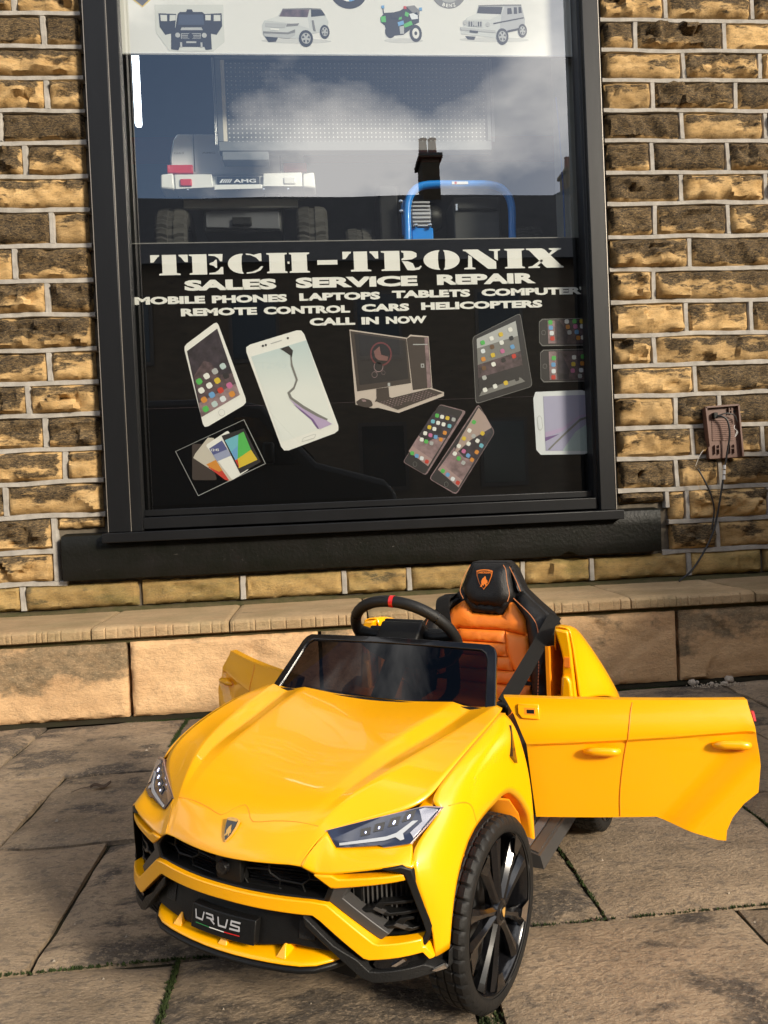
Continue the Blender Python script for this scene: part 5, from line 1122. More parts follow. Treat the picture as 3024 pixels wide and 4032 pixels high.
# ---------------------------------------------------------------- white banner behind the top of the glass
BO = (.208, SG, 2.588)
ban = empty('shop_banner', BO); tag(ban, 'white banner with pictures of toy vehicles across the top of the window', 'banner', kind='thing')
def bp_(o): return place(o, BO)
M_ban = mat('banner_white', (.93,.91,.87), .55)
bp_(obj('banner_sheet', [(-.74,SG,2.588),(1.152,SG,2.588),(1.152,SG,3.25),(-.74,SG,3.25)], [(0,1,2,3)], M_ban, ban)); bp_(box('banner_edge', -.741, 1.153, SG-.003, SG, 2.586, 2.590, M_upvc, ban)); bp_(box('banner_edge', -.741, 1.153, SG-.002, SG, 2.5945, 2.5970, M_pw2, ban)); bp_(box('banner_edge', 1.149, 1.153, SG-.003, SG, 2.590, 3.25, M_pw2, ban))
_n, _l = M_ban.node_tree.nodes, M_ban.node_tree.links                       # vinyl sheet lets some daylight through
_tr = _n.new('ShaderNodeBsdfTranslucent'); _tr.inputs['Color'].default_value = (.85,.82,.76,1); _ms = _n.new('ShaderNodeMixShader'); _ms.inputs[0].default_value = .15
_o = _n['Material Output']; _l.new(_n['Principled BSDF'].outputs[0], _ms.inputs[1]); _l.new(_tr.outputs[0], _ms.inputs[2]); _l.new(_ms.outputs[0], _o.inputs['Surface'])
def pic(name, outline, m_, lvl=1): return bp_(flat(name, outline, SG-.0008*lvl, m_, ban))
def disc(cx, cz, rx, rz, n=20): return [(cx+rx*math.cos(2*math.pi*t/n), cz+rz*math.sin(2*math.pi*t/n)) for t in range(n)]
def wheelpic(o, cx, cz, rx, rz, lvl=3, rim=P_lgrey):
    sub(o,'tyre',disc(cx,cz,rx,rz),P_dark,lvl); sub(o,'wheel_rim',disc(cx,cz,rx*.66,rz*.66),rim,lvl+.4)
    for k in range(5):
        a = .3+2*math.pi*k/5; sub(o,'rim_gap',[(cx+rx*.2*math.cos(a),cz+rz*.2*math.sin(a)),(cx+rx*.58*math.cos(a-.35),cz+rz*.58*math.sin(a-.35)),(cx+rx*.58*math.cos(a+.35),cz+rz*.58*math.sin(a+.35))],P_dark,lvl+.7)
for (a,b,zz) in ((-.545,-.355,2.611),(-.165,.125,2.650),(.345,.51,2.655),(.665,.965,2.662)):
    pic('printed_shadow', disc((a+b)/2, zz, (b-a)/2, .010, 24), pc('soft_shadow',(.62,.61,.59)), .5)
# black off-roader with doors open
o = pic('printed_offroader', [(-.589,2.792),(-.313,2.795),(-.314,2.643),(-.36,2.606),(-.54,2.606),(-.589,2.68)], pc('photo_ground',(.68,.68,.64)))
for poly in ([(-.575,2.757),(-.504,2.755),(-.514,2.679),(-.552,2.670),(-.573,2.702)],[(-.390,2.756),(-.321,2.760),(-.321,2.707),(-.345,2.672),(-.389,2.680)]): sub(o,'open_door',poly,P_dark,1.6)
sub(o,'body',[(-.531,2.612),(-.528,2.682),(-.510,2.699),(-.498,2.755),(-.489,2.763),(-.399,2.764),(-.390,2.756),(-.388,2.701),(-.368,2.683),(-.367,2.613),(-.392,2.610),(-.397,2.622),(-.496,2.622),(-.502,2.608)],P_dark,2); sub(o,'roof_lamp',[(-.464,2.763),(-.460,2.774),(-.440,2.774),(-.436,2.763)],P_dark,2)
sub(o,'screen',[(-.493,2.752),(-.397,2.753),(-.393,2.712),(-.498,2.711)],pc('slate_blue',(.06,.07,.11)),2.5); sub(o,'bonnet_shine',[(-.485,2.700),(-.405,2.701),(-.400,2.690),(-.490,2.689)],P_lgrey,2.6)
for poly in ([(-.568,2.750),(-.541,2.750),(-.542,2.725),(-.567,2.725)],[(-.353,2.752),(-.326,2.752),(-.327,2.728),(-.354,2.727)],[(-.530,2.750),(-.506,2.750),(-.508,2.729),(-.532,2.725)],[(-.387,2.752),(-.365,2.752),(-.366,2.730),(-.388,2.730)]): sub(o,'door_window',poly,pc('photo_ground',(.68,.68,.64)),2.6)
sub(o,'grille',[(-.488,2.676),(-.409,2.677),(-.410,2.655),(-.489,2.654)],P_lgrey,2.6)
for k in range(3): sub(o,'grille_gap',[(-.486,2.6735-.007*k),(-.411,2.6745-.007*k),(-.411,2.6705-.007*k),(-.486,2.6695-.007*k)],P_dark,3)
sub(o,'grille_star',disc(-.450,2.665,.011,.012),P_dark,3.3)
for cx in (-.502,-.395): sub(o,'lamp',disc(cx,2.669,.010,.010),P_lgrey,2.8)
for a in (-.490,-.408): sub(o,'bumper_bar',[(a-.004,2.640),(a+.004,2.640),(a+.004,2.620),(a-.004,2.620)],P_lgrey,2.8)
sub(o,'plate',[(-.469,2.644),(-.428,2.644),(-.429,2.637),(-.469,2.637)],P_lgrey,2.8)
# white luxury off-roader
o = pic('printed_suv', [(-.159,2.712),(-.149,2.732),(-.092,2.751),(-.073,2.780),(.034,2.784),(.088,2.782),(.105,2.756),(.116,2.729),(.111,2.690),(.039,2.678),(-.007,2.660),(-.048,2.661),(-.154,2.673)], pc('car_white',(.60,.61,.60)))
sub(o,'bonnet',[(-.149,2.732),(-.092,2.751),(.030,2.747),(.036,2.70),(-.02,2.718),(-.07,2.724)],pc('car_white_hi',(.70,.70,.68)),1.5)
sub(o,'screen',[(-.070,2.780),(.040,2.782),(.030,2.747),(-.087,2.749)],P_plum,2); sub(o,'side_glass',[(.046,2.779),(.091,2.777),(.104,2.756),(.045,2.749)],P_dark,2); sub(o,'roof',[(-.073,2.781),(.034,2.785),(.088,2.783),(.086,2.779),(-.07,2.7775)],P_grey,2.3); sub(o,'grille',[(-.146,2.723),(-.058,2.720),(-.064,2.702),(-.146,2.706)],P_lgrey,2); sub(o,'lamp',[(-.056,2.719),(-.005,2.722),(-.012,2.712),(-.060,2.708)],P_grey,2)
sub(o,'bumper',[(-.157,2.679),(-.054,2.677),(-.023,2.695),(-.024,2.674),(-.048,2.659),(-.149,2.667)],P_lgrey,2); sub(o,'intake',[(-.155,2.688),(-.054,2.684),(-.024,2.697),(-.024,2.684),(-.054,2.676),(-.155,2.680)],P_grey,2.3); sub(o,'vent',[(.047,2.735),(.055,2.735),(.062,2.690),(.052,2.692)],P_grey,2.4); sub(o,'plate',[(-.125,2.700),(-.09,2.698),(-.09,2.692),(-.125,2.694)],M_pw,2.5)
wheelpic(o,.020,2.660,.029,.034); wheelpic(o,.099,2.688,.020,.028); sub(o,'tyre',[(-.150,2.668),(-.095,2.663),(-.105,2.646),(-.135,2.644)],P_dark,1.4)
# police motorbike
o = pic('printed_motorbike', [(.333,2.749),(.352,2.769),(.392,2.772),(.418,2.779),(.445,2.796),(.479,2.799),(.497,2.757),(.496,2.731),(.469,2.718),(.454,2.698),(.427,2.679),(.387,2.675),(.361,2.684),(.350,2.717),(.334,2.730)], P_dark)
sub(o,'tyre',disc(.480,2.685,.026,.036),P_dark,1.5); sub(o,'wheel_rim',disc(.480,2.685,.015,.022),M_ban,2); sub(o,'wheel_rim',disc(.480,2.685,.006,.008),P_dark,2.4); sub(o,'tyre',disc(.373,2.692,.022,.027),P_dark,1.5)
sub(o,'windshield',[(.445,2.796),(.479,2.801),(.501,2.777),(.497,2.757),(.47,2.77)],P_grey,2.4); sub(o,'fairing',[(.455,2.765),(.49,2.772),(.492,2.745),(.465,2.742)],M_pw2,2.4)
for poly in ([(.335,2.752),(.355,2.756),(.357,2.730),(.337,2.730)],[(.410,2.750),(.424,2.753),(.423,2.743),(.410,2.740)],[(.429,2.721),(.463,2.737),(.469,2.721),(.435,2.708)],[(.440,2.775),(.455,2.768),(.450,2.752),(.436,2.758)]): sub(o,'green_panel',poly,P_green,2.5)
sub(o,'blue_panel',[(.405,2.730),(.43,2.738),(.432,2.722),(.408,2.714)],P_blue,2.5); sub(o,'engine',[(.412,2.712),(.432,2.716),(.430,2.682),(.414,2.682)],P_lgrey,2.5); sub(o,'seat',[(.375,2.762),(.415,2.752),(.41,2.744),(.38,2.748)],P_dark,2.8)
for (cx,cz,m_) in ((.346,2.793,P_blue),(.439,2.791,P_red),(.505,2.786,P_blue)): sub(o,'beacon',[(cx-.006,cz-.006),(cx+.006,cz-.006),(cx+.006,cz+.006),(cx-.006,cz+.006)],m_,2.8)
sub(o,'mast',[(.344,2.788),(.348,2.788),(.350,2.765),(.346,2.765)],P_dark,2)
# white boxy off-roader
o = pic('printed_offroader', [(.686,2.733),(.700,2.753),(.741,2.770),(.752,2.804),(.867,2.808),(.937,2.809),(.942,2.778),(.951,2.749),(.948,2.709),(.872,2.692),(.821,2.669),(.767,2.675),(.673,2.684),(.671,2.713),(.685,2.717)], pc('car_white',(.60,.61,.60)))
sub(o,'body_side',[(.867,2.806),(.937,2.807),(.950,2.749),(.948,2.709),(.872,2.692),(.84,2.71),(.85,2.768)],pc('car_shadow',(.46,.46,.48)),1.5); sub(o,'bonnet',[(.700,2.753),(.741,2.770),(.848,2.768),(.80,2.745),(.70,2.742)],pc('car_white_hi',(.70,.70,.68)),1.6)
sub(o,'screen',[(.753,2.799),(.856,2.799),(.848,2.769),(.745,2.772)],P_dark,2.2); sub(o,'roof_edge',[(.752,2.805),(.867,2.809),(.937,2.810),(.937,2.805),(.867,2.803),(.752,2.801)],P_grey,2.3)
for poly in ([(.876,2.794),(.893,2.795),(.896,2.771),(.875,2.768)],[(.904,2.798),(.917,2.798),(.918,2.771),(.903,2.770)],[(.924,2.800),(.936,2.800),(.938,2.775),(.924,2.773)]): sub(o,'side_glass',poly,P_dark,2.2)
sub(o,'grille',[(.704,2.738),(.766,2.737),(.765,2.713),(.703,2.717)],P_lgrey,2.2)
for k in range(6): sub(o,'grille_gap',[(.707+.010*k,2.736),(.712+.010*k,2.736),(.711+.010*k,2.716),(.706+.010*k,2.716)],P_dark,2.6)
sub(o,'grille_star',disc(.735,2.727,.010,.010),P_lgrey,3); sub(o,'bumper',[(.671,2.712),(.765,2.705),(.820,2.700),(.822,2.690),(.765,2.694),(.672,2.700)],P_lgrey,2.4); sub(o,'plate',[(.710,2.700),(.745,2.697),(.745,2.688),(.710,2.691)],P_dark,2.8); sub(o,'stripe',[(.813,2.731),(.945,2.757),(.945,2.752),(.813,2.726)],P_dark,2.4)
for cx, cz in ((.692,2.732),(.789,2.725)): sub(o,'lamp',disc(cx,cz,.009,.010),P_lgrey,2.6)
sub(o,'step',[(.872,2.700),(.925,2.712),(.925,2.704),(.872,2.692)],P_dark,2.4); wheelpic(o,.850,2.675,.026,.034); wheelpic(o,.938,2.700,.019,.028); sub(o,'tyre',[(.690,2.676),(.735,2.674),(.728,2.660),(.700,2.662)],P_dark,1.4)
# round and shield emblems along the top
o = pic('printed_shield', [(-.638,2.780),(-.680,2.814),(-.680,2.90),(-.599,2.90),(-.599,2.815)], P_yellow); sub(o,'shield_field',[(-.638,2.786),(-.674,2.816),(-.674,2.895),(-.605,2.895),(-.605,2.817)],P_dark,1.6)
o = pic('printed_roundel', disc(.205,2.864,.080,.080,36), P_dark)
for k, m_ in enumerate((M_pw,P_blue,M_pw,P_blue)): sub(o,'quarter',[(.205,2.864)]+[(.205+.050*math.cos(k*math.pi/2+t*math.pi/16),2.864+.050*math.sin(k*math.pi/2+t*math.pi/16)) for t in range(9)],m_,1.8)
o = pic('printed_roundel', disc(.626,2.866,.076,.076,36), P_grey); sub(o,'roundel_face',disc(.626,2.866,.052,.052,30),pc('dull_silver',(.42,.42,.40)),1.8)
def arc_text(s, cx, cz, r, a0, a1, h, par):
    for i, ch in enumerate(s):
        a = R(a0+(a1-a0)*i/(len(s)-1)); ux, uz = -math.sin(a), math.cos(a); rx, rz = math.cos(a), math.sin(a)
        text_mesh('roundel_letter', ch, -h*.36, h*.36, 0, h, 0, M_pw, par, .03, fn=lambda p, q: (cx+rx*(r)-rx*q+ux*p, SG-.0020, cz+rz*r-rz*q+uz*p))
arc_text('BENZ', .626, 2.866, .072, 250, 290, .015, o)
# ---------------------------------------------------------------- inside the shop
room = empty('shop_interior', (.2,5.5,0)); tag(room, kind='structure')
M_room = mat('dark_interior', (.10,.10,.11), .8, var=.3, vscale=2); M_ceil = mat('dark_ceiling', (.05,.05,.05), .85)
RO = (.2,5.5,0)
def rp(o): return place(o, RO)
rp(box('back_wall', -2.6, 3.0, 5.6, 5.7, -.04, 4.2, M_room, room)); rp(box('side_wall', -2.7, -2.6, 3.33, 5.7, -.04, 4.2, M_room, room)); rp(box('side_wall', 3.0, 3.1, 3.33, 5.7, -.04, 4.2, M_room, room))
rp(box('ceiling', -2.7, 3.1, 3.33, 5.7, 4.2, 4.3, M_ceil, room)); rp(box('red_stripe', -2.6, 3.0, 5.585, 5.599, 3.27, 3.46, mat('red_stripe_paint', (.28,.035,.025), .7), room)); rp(box('display_ledge', -.85, 1.24, 3.135, 4.3, 1.74, 1.79, mat('ledge_board', (.06,.055,.05), .6), room))
rp(box('window_reveal', 1.125, 1.185, 3.14, 3.32, 1.79, 3.3, mat('grey_reveal', (.30,.30,.28), .8, var=.15, vscale=6), room)); rp(box('floor', -2.6, 3.0, 3.33, 5.6, -.04, 0, M_room, room))
o = tube('blue_cable', cat_rom([(1.085,3.15,2.44),(1.094,3.15,2.30),(1.100,3.15,2.1),(1.102,3.15,1.95),(1.100,3.15,1.79)], 5), .004, mat('blue_cable', (.02,.09,.30), .5), None, 8); tag(o, 'thin blue cable hanging inside the window by the right jamb', 'cable')
# slotted metal upright and lamp tube at the left edge
su = empty('shelf_upright', (-.76,3.22,1.79)); tag(su, 'slotted black metal shelf upright at the left inside the window', 'shelving')
box('post', -.018, .022, 0, .03, 0, 1.4, M_blk, su)
for k in range(7):
    z = .055+.048*k; obj('slot', [(-.006,-.0006,z+.012),(.008,-.0006,z+.012),(.004,-.0006,z),(-.002,-.0006,z)], [(3,2,1,0)], mat('slot_light', (.35,.38,.62), .5), su)
lt = empty('strip_lamp', (-.80,3.6,2.55)); tag(lt, 'white strip lamp behind the glass at the upper left', 'lamp')
box('tube', 0, .03, 0, .03, 0, .40, mat('lamp_tube', (.75,.8,.85), .4, emit=(.86,.94,1,9)), lt, .01); box('cap', -.005, .055, -.005, .035, .40, .44, mat('lamp_cap', (.8,.85,.9), .3, emit=(.8,.9,1,6)), lt, .008)
# light panel hanging behind the glass
pn = empty('display_panel', (.235,3.35,2.31)); tag(pn, 'hanging grey pegboard panel with rows of small dots in the window', 'panel')
m = bpy.data.materials.new('dotted_panel'); m.use_nodes = True; n, l = m.node_tree.nodes, m.node_tree.links; b = n['Principled BSDF']; b.inputs['Roughness'].default_value = .5
t = n.new('ShaderNodeTexCoord'); mpn = n.new('ShaderNodeMapping'); mpn.inputs['Scale'].default_value = (52,52,52); l.new(t.outputs['Object'], mpn.inputs['Vector'])
fx = n.new('ShaderNodeVectorMath'); fx.operation = 'FRACTION'; l.new(mpn.outputs['Vector'], fx.inputs[0]); sb = n.new('ShaderNodeVectorMath'); sb.operation = 'SUBTRACT'; sb.inputs[1].default_value = (.5,.5,.5); l.new(fx.outputs[0], sb.inputs[0])
sq = n.new('ShaderNodeVectorMath'); sq.operation = 'MULTIPLY'; sq.inputs[1].default_value = (1,0,1); l.new(sb.outputs[0], sq.inputs[0]); ln = n.new('ShaderNodeVectorMath'); ln.operation = 'LENGTH'; l.new(sq.outputs[0], ln.inputs[0])
lt_ = n.new('ShaderNodeMath'); lt_.operation = 'LESS_THAN'; lt_.inputs[1].default_value = .17; l.new(ln.outputs['Value'], lt_.inputs[0]); mc = n.new('ShaderNodeMix'); mc.data_type = 'RGBA'; mc.inputs['A'].default_value = (.105,.11,.12,1); mc.inputs['B'].default_value = (.55,.56,.56,1); l.new(lt_.outputs[0], mc.inputs['Factor']); l.new(mc.outputs['Result'], b.inputs['Base Color'])
M_dots = m; M_pfr = mat('panel_frame', (.17,.18,.19), .4); M_pedge = mat('panel_edge', (.72,.66,.55), .5)
def pnp(o): return place(o, (.235,3.35,2.31))
pnp(box('dotted_board', -.345, .828, 3.362, 3.372, 2.352, 2.712, M_dots, pn)); pnp(box('frame_rail', -.385, .845, 3.35, 3.40, 2.309, 2.352, M_pfr, pn, .003)); pnp(box('frame_rail', -.385, .845, 3.35, 3.40, 2.712, 2.735, M_pfr, pn, .003))
pnp(box('frame_stile', -.385, -.362, 3.35, 3.40, 2.353, 2.711, M_pfr, pn)); pnp(box('frame_stile', .830, .845, 3.35, 3.40, 2.353, 2.711, M_pfr, pn)); pnp(box('pale_edge', -.362, -.346, 3.352, 3.40, 2.353, 2.711, M_pedge, pn)); pnp(box('lower_box', -.372, -.168, 3.352, 3.42, 2.270, 2.3085, M_pfr, pn, .003))  # strip inside the left stile, paler than the frame
for x in (-.2,.2,.6): pnp(tube('hanger_wire', [(x,3.37,2.735),(x,3.37,4.2)], .002, M_pfr, pn, 6))
for x in (-.392,-.398,.852,.858): pnp(tube('film_edge', [(x,3.351,2.33+abs(x)*.02),(x+.002,3.352,2.5),(x-.001,3.351,2.72)], .0012, mat('clear_film', (.6,.62,.65), .2), pn, 5))

# white toy pickup seen from behind
M_wpl = mat('white_plastic', (.80,.80,.77), .35, coat=.3); M_wpl2 = mat('white_plastic_body', (.82,.83,.84), .4)
tk = empty('toy_pickup', (-.31,3.5,1.79)); tag(tk, 'white toy pickup standing with its back to the window glass', 'toy car')
KO = (-.31,3.5,1.79)
def tp(o): return place(o, KO)
tp(plate('tailgate', [(-.626,2.27),(-.626,2.355),(-.610,2.431),(-.590,2.46),(-.06,2.46),(-.035,2.431),(-.012,2.355),(-.012,2.27)], lambda a,b,d: (a,3.50+d,b), .30, M_wpl2, tk, .1, bev=.008))
tp(box('gate_seam', -.5185, -.5145, 3.4985, 3.4995, 2.285, 2.459, M_grey_pl, tk)); tp(box('gate_seam', -.1245, -.1205, 3.4985, 3.4995, 2.285, 2.459, M_grey_pl, tk))
for a, b in ((-.661,-.598),(-.024,.035)): tp(plate('bumper_end', [(a,2.175),(a+.004,2.24),(b-.004,2.246),(b,2.172)], lambda p,q,d: (p,3.418+d,q), .10, M_wpl, tk, 0, bev=.008))
tp(plate('bumper', [(-.597,2.172),(-.597,2.239),(-.43,2.239),(-.425,2.180)], lambda p,q,d: (p,3.420+d,q), .09, M_wpl, tk, 0, bev=.004)); tp(plate('bumper', [(-.205,2.182),(-.200,2.241),(-.025,2.245),(-.025,2.180)], lambda p,q,d: (p,3.420+d,q), .09, M_wpl, tk, 0, bev=.004)); tp(plate('bumper_centre', [(-.424,2.168),(-.424,2.192),(-.206,2.192),(-.206,2.172)], lambda p,q,d: (p,3.418+d,q), .09, M_wpl, tk, 0, bev=.004)); tp(box('plate_recess', -.430, -.204, 3.44, 3.50, 2.190, 2.238, mat('pale_grey', (.45,.46,.46), .5), tk))
tp(box('number_plate', -.409, -.219, 3.430, 3.440, 2.193, 2.231, M_blk, tk)); tp(text_mesh('plate_text', 'AMG', -.335,-.234,2.2035,.0165, 3.4292, M_pw2, tk, .02))
for k in range(5): tp(obj('plate_slash', [(-.395+.0095*k-.004*(k<1),3.4292,2.2035),(-.390+.0095*k,3.4292,2.2035),(-.378+.0095*k,3.4292,2.220),(-.383+.0095*k-.004*(k<1),3.4292,2.220)], [(0,1,2,3)], M_pw2, tk))
tp(box('reflector', -.572, -.520, 3.412, 3.424, 2.184, 2.216, M_red, tk, .004)); tp(box('reflector', -.108, -.054, 3.414, 3.424, 2.190, 2.221, mat('clear_reflector', (.7,.7,.68), .2), tk, .004)); tp(box('tail_lamp', -.640, -.523, 3.485, 3.51, 2.273, 2.312, M_red, tk, .004)); tp(box('tail_lamp', -.110, -.001, 3.485, 3.51, 2.279, 2.318, M_red, tk, .004))
tp(box('mirror', -.665, -.635, 3.62, 3.66, 2.325, 2.36, M_blk, tk, .008))
tp(text_mesh('body_badge', 'G63', -.607,-.562,2.366,.010, 3.4985, P_lgrey, tk, .02)); tp(text_mesh('body_badge', 'AMG', -.48,-.42,2.367,.009, 3.4985, P_lgrey, tk, .02))
M_rub2 = mat('lightened_rubber', (.040,.038,.034), .75, var=.3, vscale=20)  # rubber lightened to make up for the dim light indoors
def offroad_tyre(cx, cy, cz, r, w, parent, name='tyre'):
    prof = [(r*.55,w*.45),(r*.7,w*.5),(r*.88,w*.5),(r*.97,w*.42),(r,w*.26),(r,w*.10),(r*.965,w*.08),(r*.965,-w*.08),(r,-w*.10),(r,-w*.26),(r*.97,-w*.42),(r*.88,-w*.5),(r*.7,-w*.5),(r*.55,-w*.45)]
    seg = 96; v, f = [], []; n_ = len(prof)
    for k in range(seg):
        a = 2*math.pi*k/seg
        for i, (rr_, h) in enumerate(prof):
            cut = .05 if (k % 4 == 0 and rr_ > r*.94) else .03 if (k % 4 == 2 and abs(h) > w*.2 and rr_ > r*.94) else 0
            aa = a+(.05 if abs(h) < w*.15 else 0); rr2 = rr_*(1-cut); v.append((h, rr2*math.cos(aa), rr2*math.sin(aa)))
    for k in range(seg):
        for i in range(n_-1): f.append((k*n_+i, ((k+1)%seg)*n_+i, ((k+1)%seg)*n_+i+1, k*n_+i+1))
    o = fix_normals(obj(name, v, f, M_rub2, parent, 25)); o.location = (cx,cy,cz); return o
for cx in (-.632,.012): tp(offroad_tyre(cx, 3.62, 1.972, .182, .145, tk))
tp(tube('axle', [(-.60,3.62,1.97),(-.02,3.62,1.97)], .018, M_blk, tk, 10)); tp(box('chassis', -.50, -.13, 3.56, 3.9, 2.03, 2.27, mat('chassis_grey', (.03,.032,.033), .5), tk, .01))
tp(plate('battery_cover', [(-.485,2.045),(-.485,2.115),(-.40,2.14),(-.25,2.15),(-.14,2.125),(-.14,2.035)], lambda p,q,d: (p,3.545+d,q), .03, mat('slate_plastic', (.10,.105,.12), .45), tk, 0, bev=.004)); tp(box('tow_block', -.36, -.27, 3.525, 3.55, 2.05, 2.085, M_blk, tk, .003)); tp(box('under_panel', -.58, -.05, 3.52, 3.545, 2.125, 2.168, mat('grey_underside', (.22,.22,.21), .5), tk, .004))
for x in (-.54,-.42,-.31,-.2,-.09): tp(lathe('screw', [(0,-.002),(.005,-.001),(.005,.004)], M_chrome, tk, 8, 'y')).location += Vector((x,3.424,2.17))

# blue tubular kart
kt = empty('kart', (.69,3.5,1.79)); tag(kt, 'small kart with a bright blue tube frame and black wheels in the window', 'kart')
KT = (.69,3.5,1.79)
def kp(o): return place(o, KT)
M_bl = mat('blue_enamel', (.010,.27,.88), .3, coat=.4)
kp(tube('roll_bar', cat_rom([(.445,3.40,1.80),(.447,3.40,1.95),(.453,3.40,2.085),(.487,3.40,2.150),(.552,3.40,2.174),(.70,3.40,2.174),(.839,3.40,2.172),(.905,3.40,2.146),(.938,3.40,2.080),(.938,3.40,1.95),(.938,3.40,1.80)], 6), .018, M_bl, kt, 14))
kp(obj('warning_label', [(.66,3.3812,2.168),(.735,3.3812,2.168),(.735,3.3815,2.181),(.66,3.3815,2.181)], [(0,1,2,3)], M_pw2, kt)); kp(obj('warning_symbol', disc3 := [(.677+.006*math.cos(t),3.3806,2.1745+.006*math.sin(t)) for t in [k*.5236 for k in range(12)]], [tuple(range(12))], M_red, kt))
kp(box('motor_mount', .470, .570, 3.42, 3.46, 1.80, 1.985, M_bl, kt, .004)); kp(box('motor_bracket', .425, .452, 3.41, 3.44, 1.95, 2.11, M_bl, kt, .003))
mo = lathe('motor', [(0,0),(.060,0),(.062,.01),(.062,.095),(.058,.10),(.050,.115),(0,.118)], M_silver, kt, 28, 'x'); kp(mo).location += Vector((.478,3.52,2.062))
for k in range(7): kp(box('cooling_rib', .482, .566, 3.452, 3.47, 2.005+.018*k, 2.012+.018*k, M_silver, kt))
kp(lathe('motor_cap', [(0,.05),(.045,.05),(.062,.03),(.066,0),(.066,-.005)], M_blk, kt, 28, 'x')).location += Vector((.575,3.52,2.062))
kp(box('battery_box', .678, .902, 3.47, 3.66, 1.80, 2.150, mat('kart_box', (.028,.029,.03), .5), kt, .008)); kp(tube('box_latch', [(.69,3.462,2.085),(.885,3.462,2.085)], .006, M_blk, kt, 8)); kp(lathe('latch_post', [(0,-.01),(.008,-.01),(.008,.02)], M_chrome, kt, 10, 'z')).location += Vector((.693,3.455,2.085))
for x, z in ((.422,2.10),(.422,2.055),(.488,1.99),(.553,1.99)): kp(lathe('bolt', [(0,-.006),(.009,-.005),(.009,.006)], M_chrome, kt, 8, 'y')).location += Vector((x,3.404,z))
for cx in (.235,1.06): kp(offroad_tyre(cx, 3.62, 1.92, .13, .13, kt))
kp(box('side_pod', .325, .420, 3.46, 3.7, 1.80, 2.205, M_blk, kt, .012))

# ---------------------------------------------------------------- junction box and cables on the wall
jb = empty('junction_box', (1.77,3.05,.846)); tag(jb, 'open brown plastic junction box missing its cover on the right wall', 'box')
JO = (1.77,3.05,.846)
def jp(o): return place(o, JO)
M_brn = mat('brown_plastic', (.12,.058,.040), .5, var=.15, vscale=10); M_brn2 = mat('brown_plastic_light', (.19,.10,.075), .55, var=.15, vscale=10); M_cab = mat('black_cable', (.012,.012,.013), .45)
jp(plate('back_plate', rounded([(1.645,.846),(1.632,1.066),(1.776,1.072),(1.789,.850)],.05), lambda a,b,d: (a,3.018+d,b), .022, M_brn, jb, .03, bev=.002))
for (a,b,c,d_) in ((1.6315,1.0655,1.7765,1.0715),(1.645,.90,1.632,1.066),(1.789,.852,1.776,1.071)):
    dx, dz = c-a, d_-b; L_ = math.hypot(dx,dz); nx, nz_ = -dz/L_*.0035, dx/L_*.0035
    jp(fix_normals(obj('rim', [(a-nx,3.002,b-nz_),(a+nx,3.002,b+nz_),(c+nx,3.002,d_+nz_),(c-nx,3.002,d_-nz_),(a-nx,3.019,b-nz_),(a+nx,3.019,b+nz_),(c+nx,3.019,d_+nz_),(c-nx,3.019,d_-nz_)], BOXF, M_brn, jb)))
for k in range(11): jp(box('rib', 1.662, 1.757, 3.0145, 3.019, .925+.0085*k, .929+.0085*k, M_brn2, jb))
for (x0,x1,z0,z1) in ((1.668,1.690,.868,.905),(1.735,1.757,.868,.905),(1.735,1.750,1.035,1.060)): jp(multi_box('clip', [(x0,x0+.004,3.008,3.019,z0,z1),(x1-.004,x1,3.008,3.019,z0,z1),(x0,x1,3.009,3.019,(z0+z1)/2,(z0+z1)/2+.004)], M_brn, jb))
for x in (1.641,1.764): jp(lathe('screw_hole', [(0,0),(.006,0)], M_blk, jb, 12, 'y')).location += Vector((x,3.0175,1.028 if x < 1.7 else 1.045))
jp(box('terminal_block', 1.664, 1.681, 3.0, 3.018, 1.018, 1.042, M_blk, jb, .002))
o = tube('cable', cat_rom([(1.672,3.004,1.022),(1.690,2.992,1.025),(1.715,2.988,1.004),(1.724,2.99,.945),(1.716,3.0,.870),(1.704,3.005,.800),(1.690,3.008,.715),(1.668,3.005,.620),(1.643,2.995,.548),(1.598,2.985,.470),(1.530,2.970,.388),(1.462,2.955,.343)], 6), .0042, M_cab, None, 8); tag(o, 'long black cable running down from the brown junction box', 'cable')
o = tube('cable', cat_rom([(1.582,2.995,.807),(1.606,2.99,.758),(1.632,2.99,.697),(1.645,2.992,.640),(1.643,2.997,.592),(1.634,2.996,.548)], 6), .0036, M_cab, None, 8); tag(o, 'short cut black cable with a frayed upper end below the junction box', 'cable')
o = tube('cable', cat_rom([(1.680,3.0,1.028),(1.715,2.995,1.036),(1.752,3.0,1.028),(1.766,3.003,1.000)], 6), .0028, M_cab, None, 8); tag(o, 'thin black lead looping inside the brown junction box', 'cable')
sl = empty('cable_joint', (1.703,3.004,.79)); tag(sl, 'silver crimp sleeve on the long black cable', 'cable joint')
for k in range(3): lathe('sleeve', [(.0052,-.009),(.0065,-.008),(.0065,.008),(.0052,.009)], M_silver, sl, 12, 'z').location = (-.002*k,0,-.022*k+.02)
o = tube('wire', cat_rom([(1.575,3.0,.82),(1.585,2.985,.86),(1.602,2.98,.885)], 5), .0008, M_pw, None, 5); tag(o, 'fine pale wire sticking up beside the cut cable', 'wire')
o = tube('wire', cat_rom([(1.582,2.998,.80),(1.575,2.985,.74),(1.600,2.985,.69),(1.598,2.99,.66)], 5), .0008, mat('copper_wire',(.5,.3,.12),.4), None, 5); tag(o, 'fine copper wire dangling below the cut cable end', 'wire')
o = tube('wire', cat_rom([(1.752,2.998,.985),(1.742,2.985,.972),(1.757,2.985,.955),(1.747,2.99,.935),(1.76,2.995,.96)], 5), .0008, M_pw, None, 5); tag(o, 'tangle of fine white wire inside the junction box', 'wire')

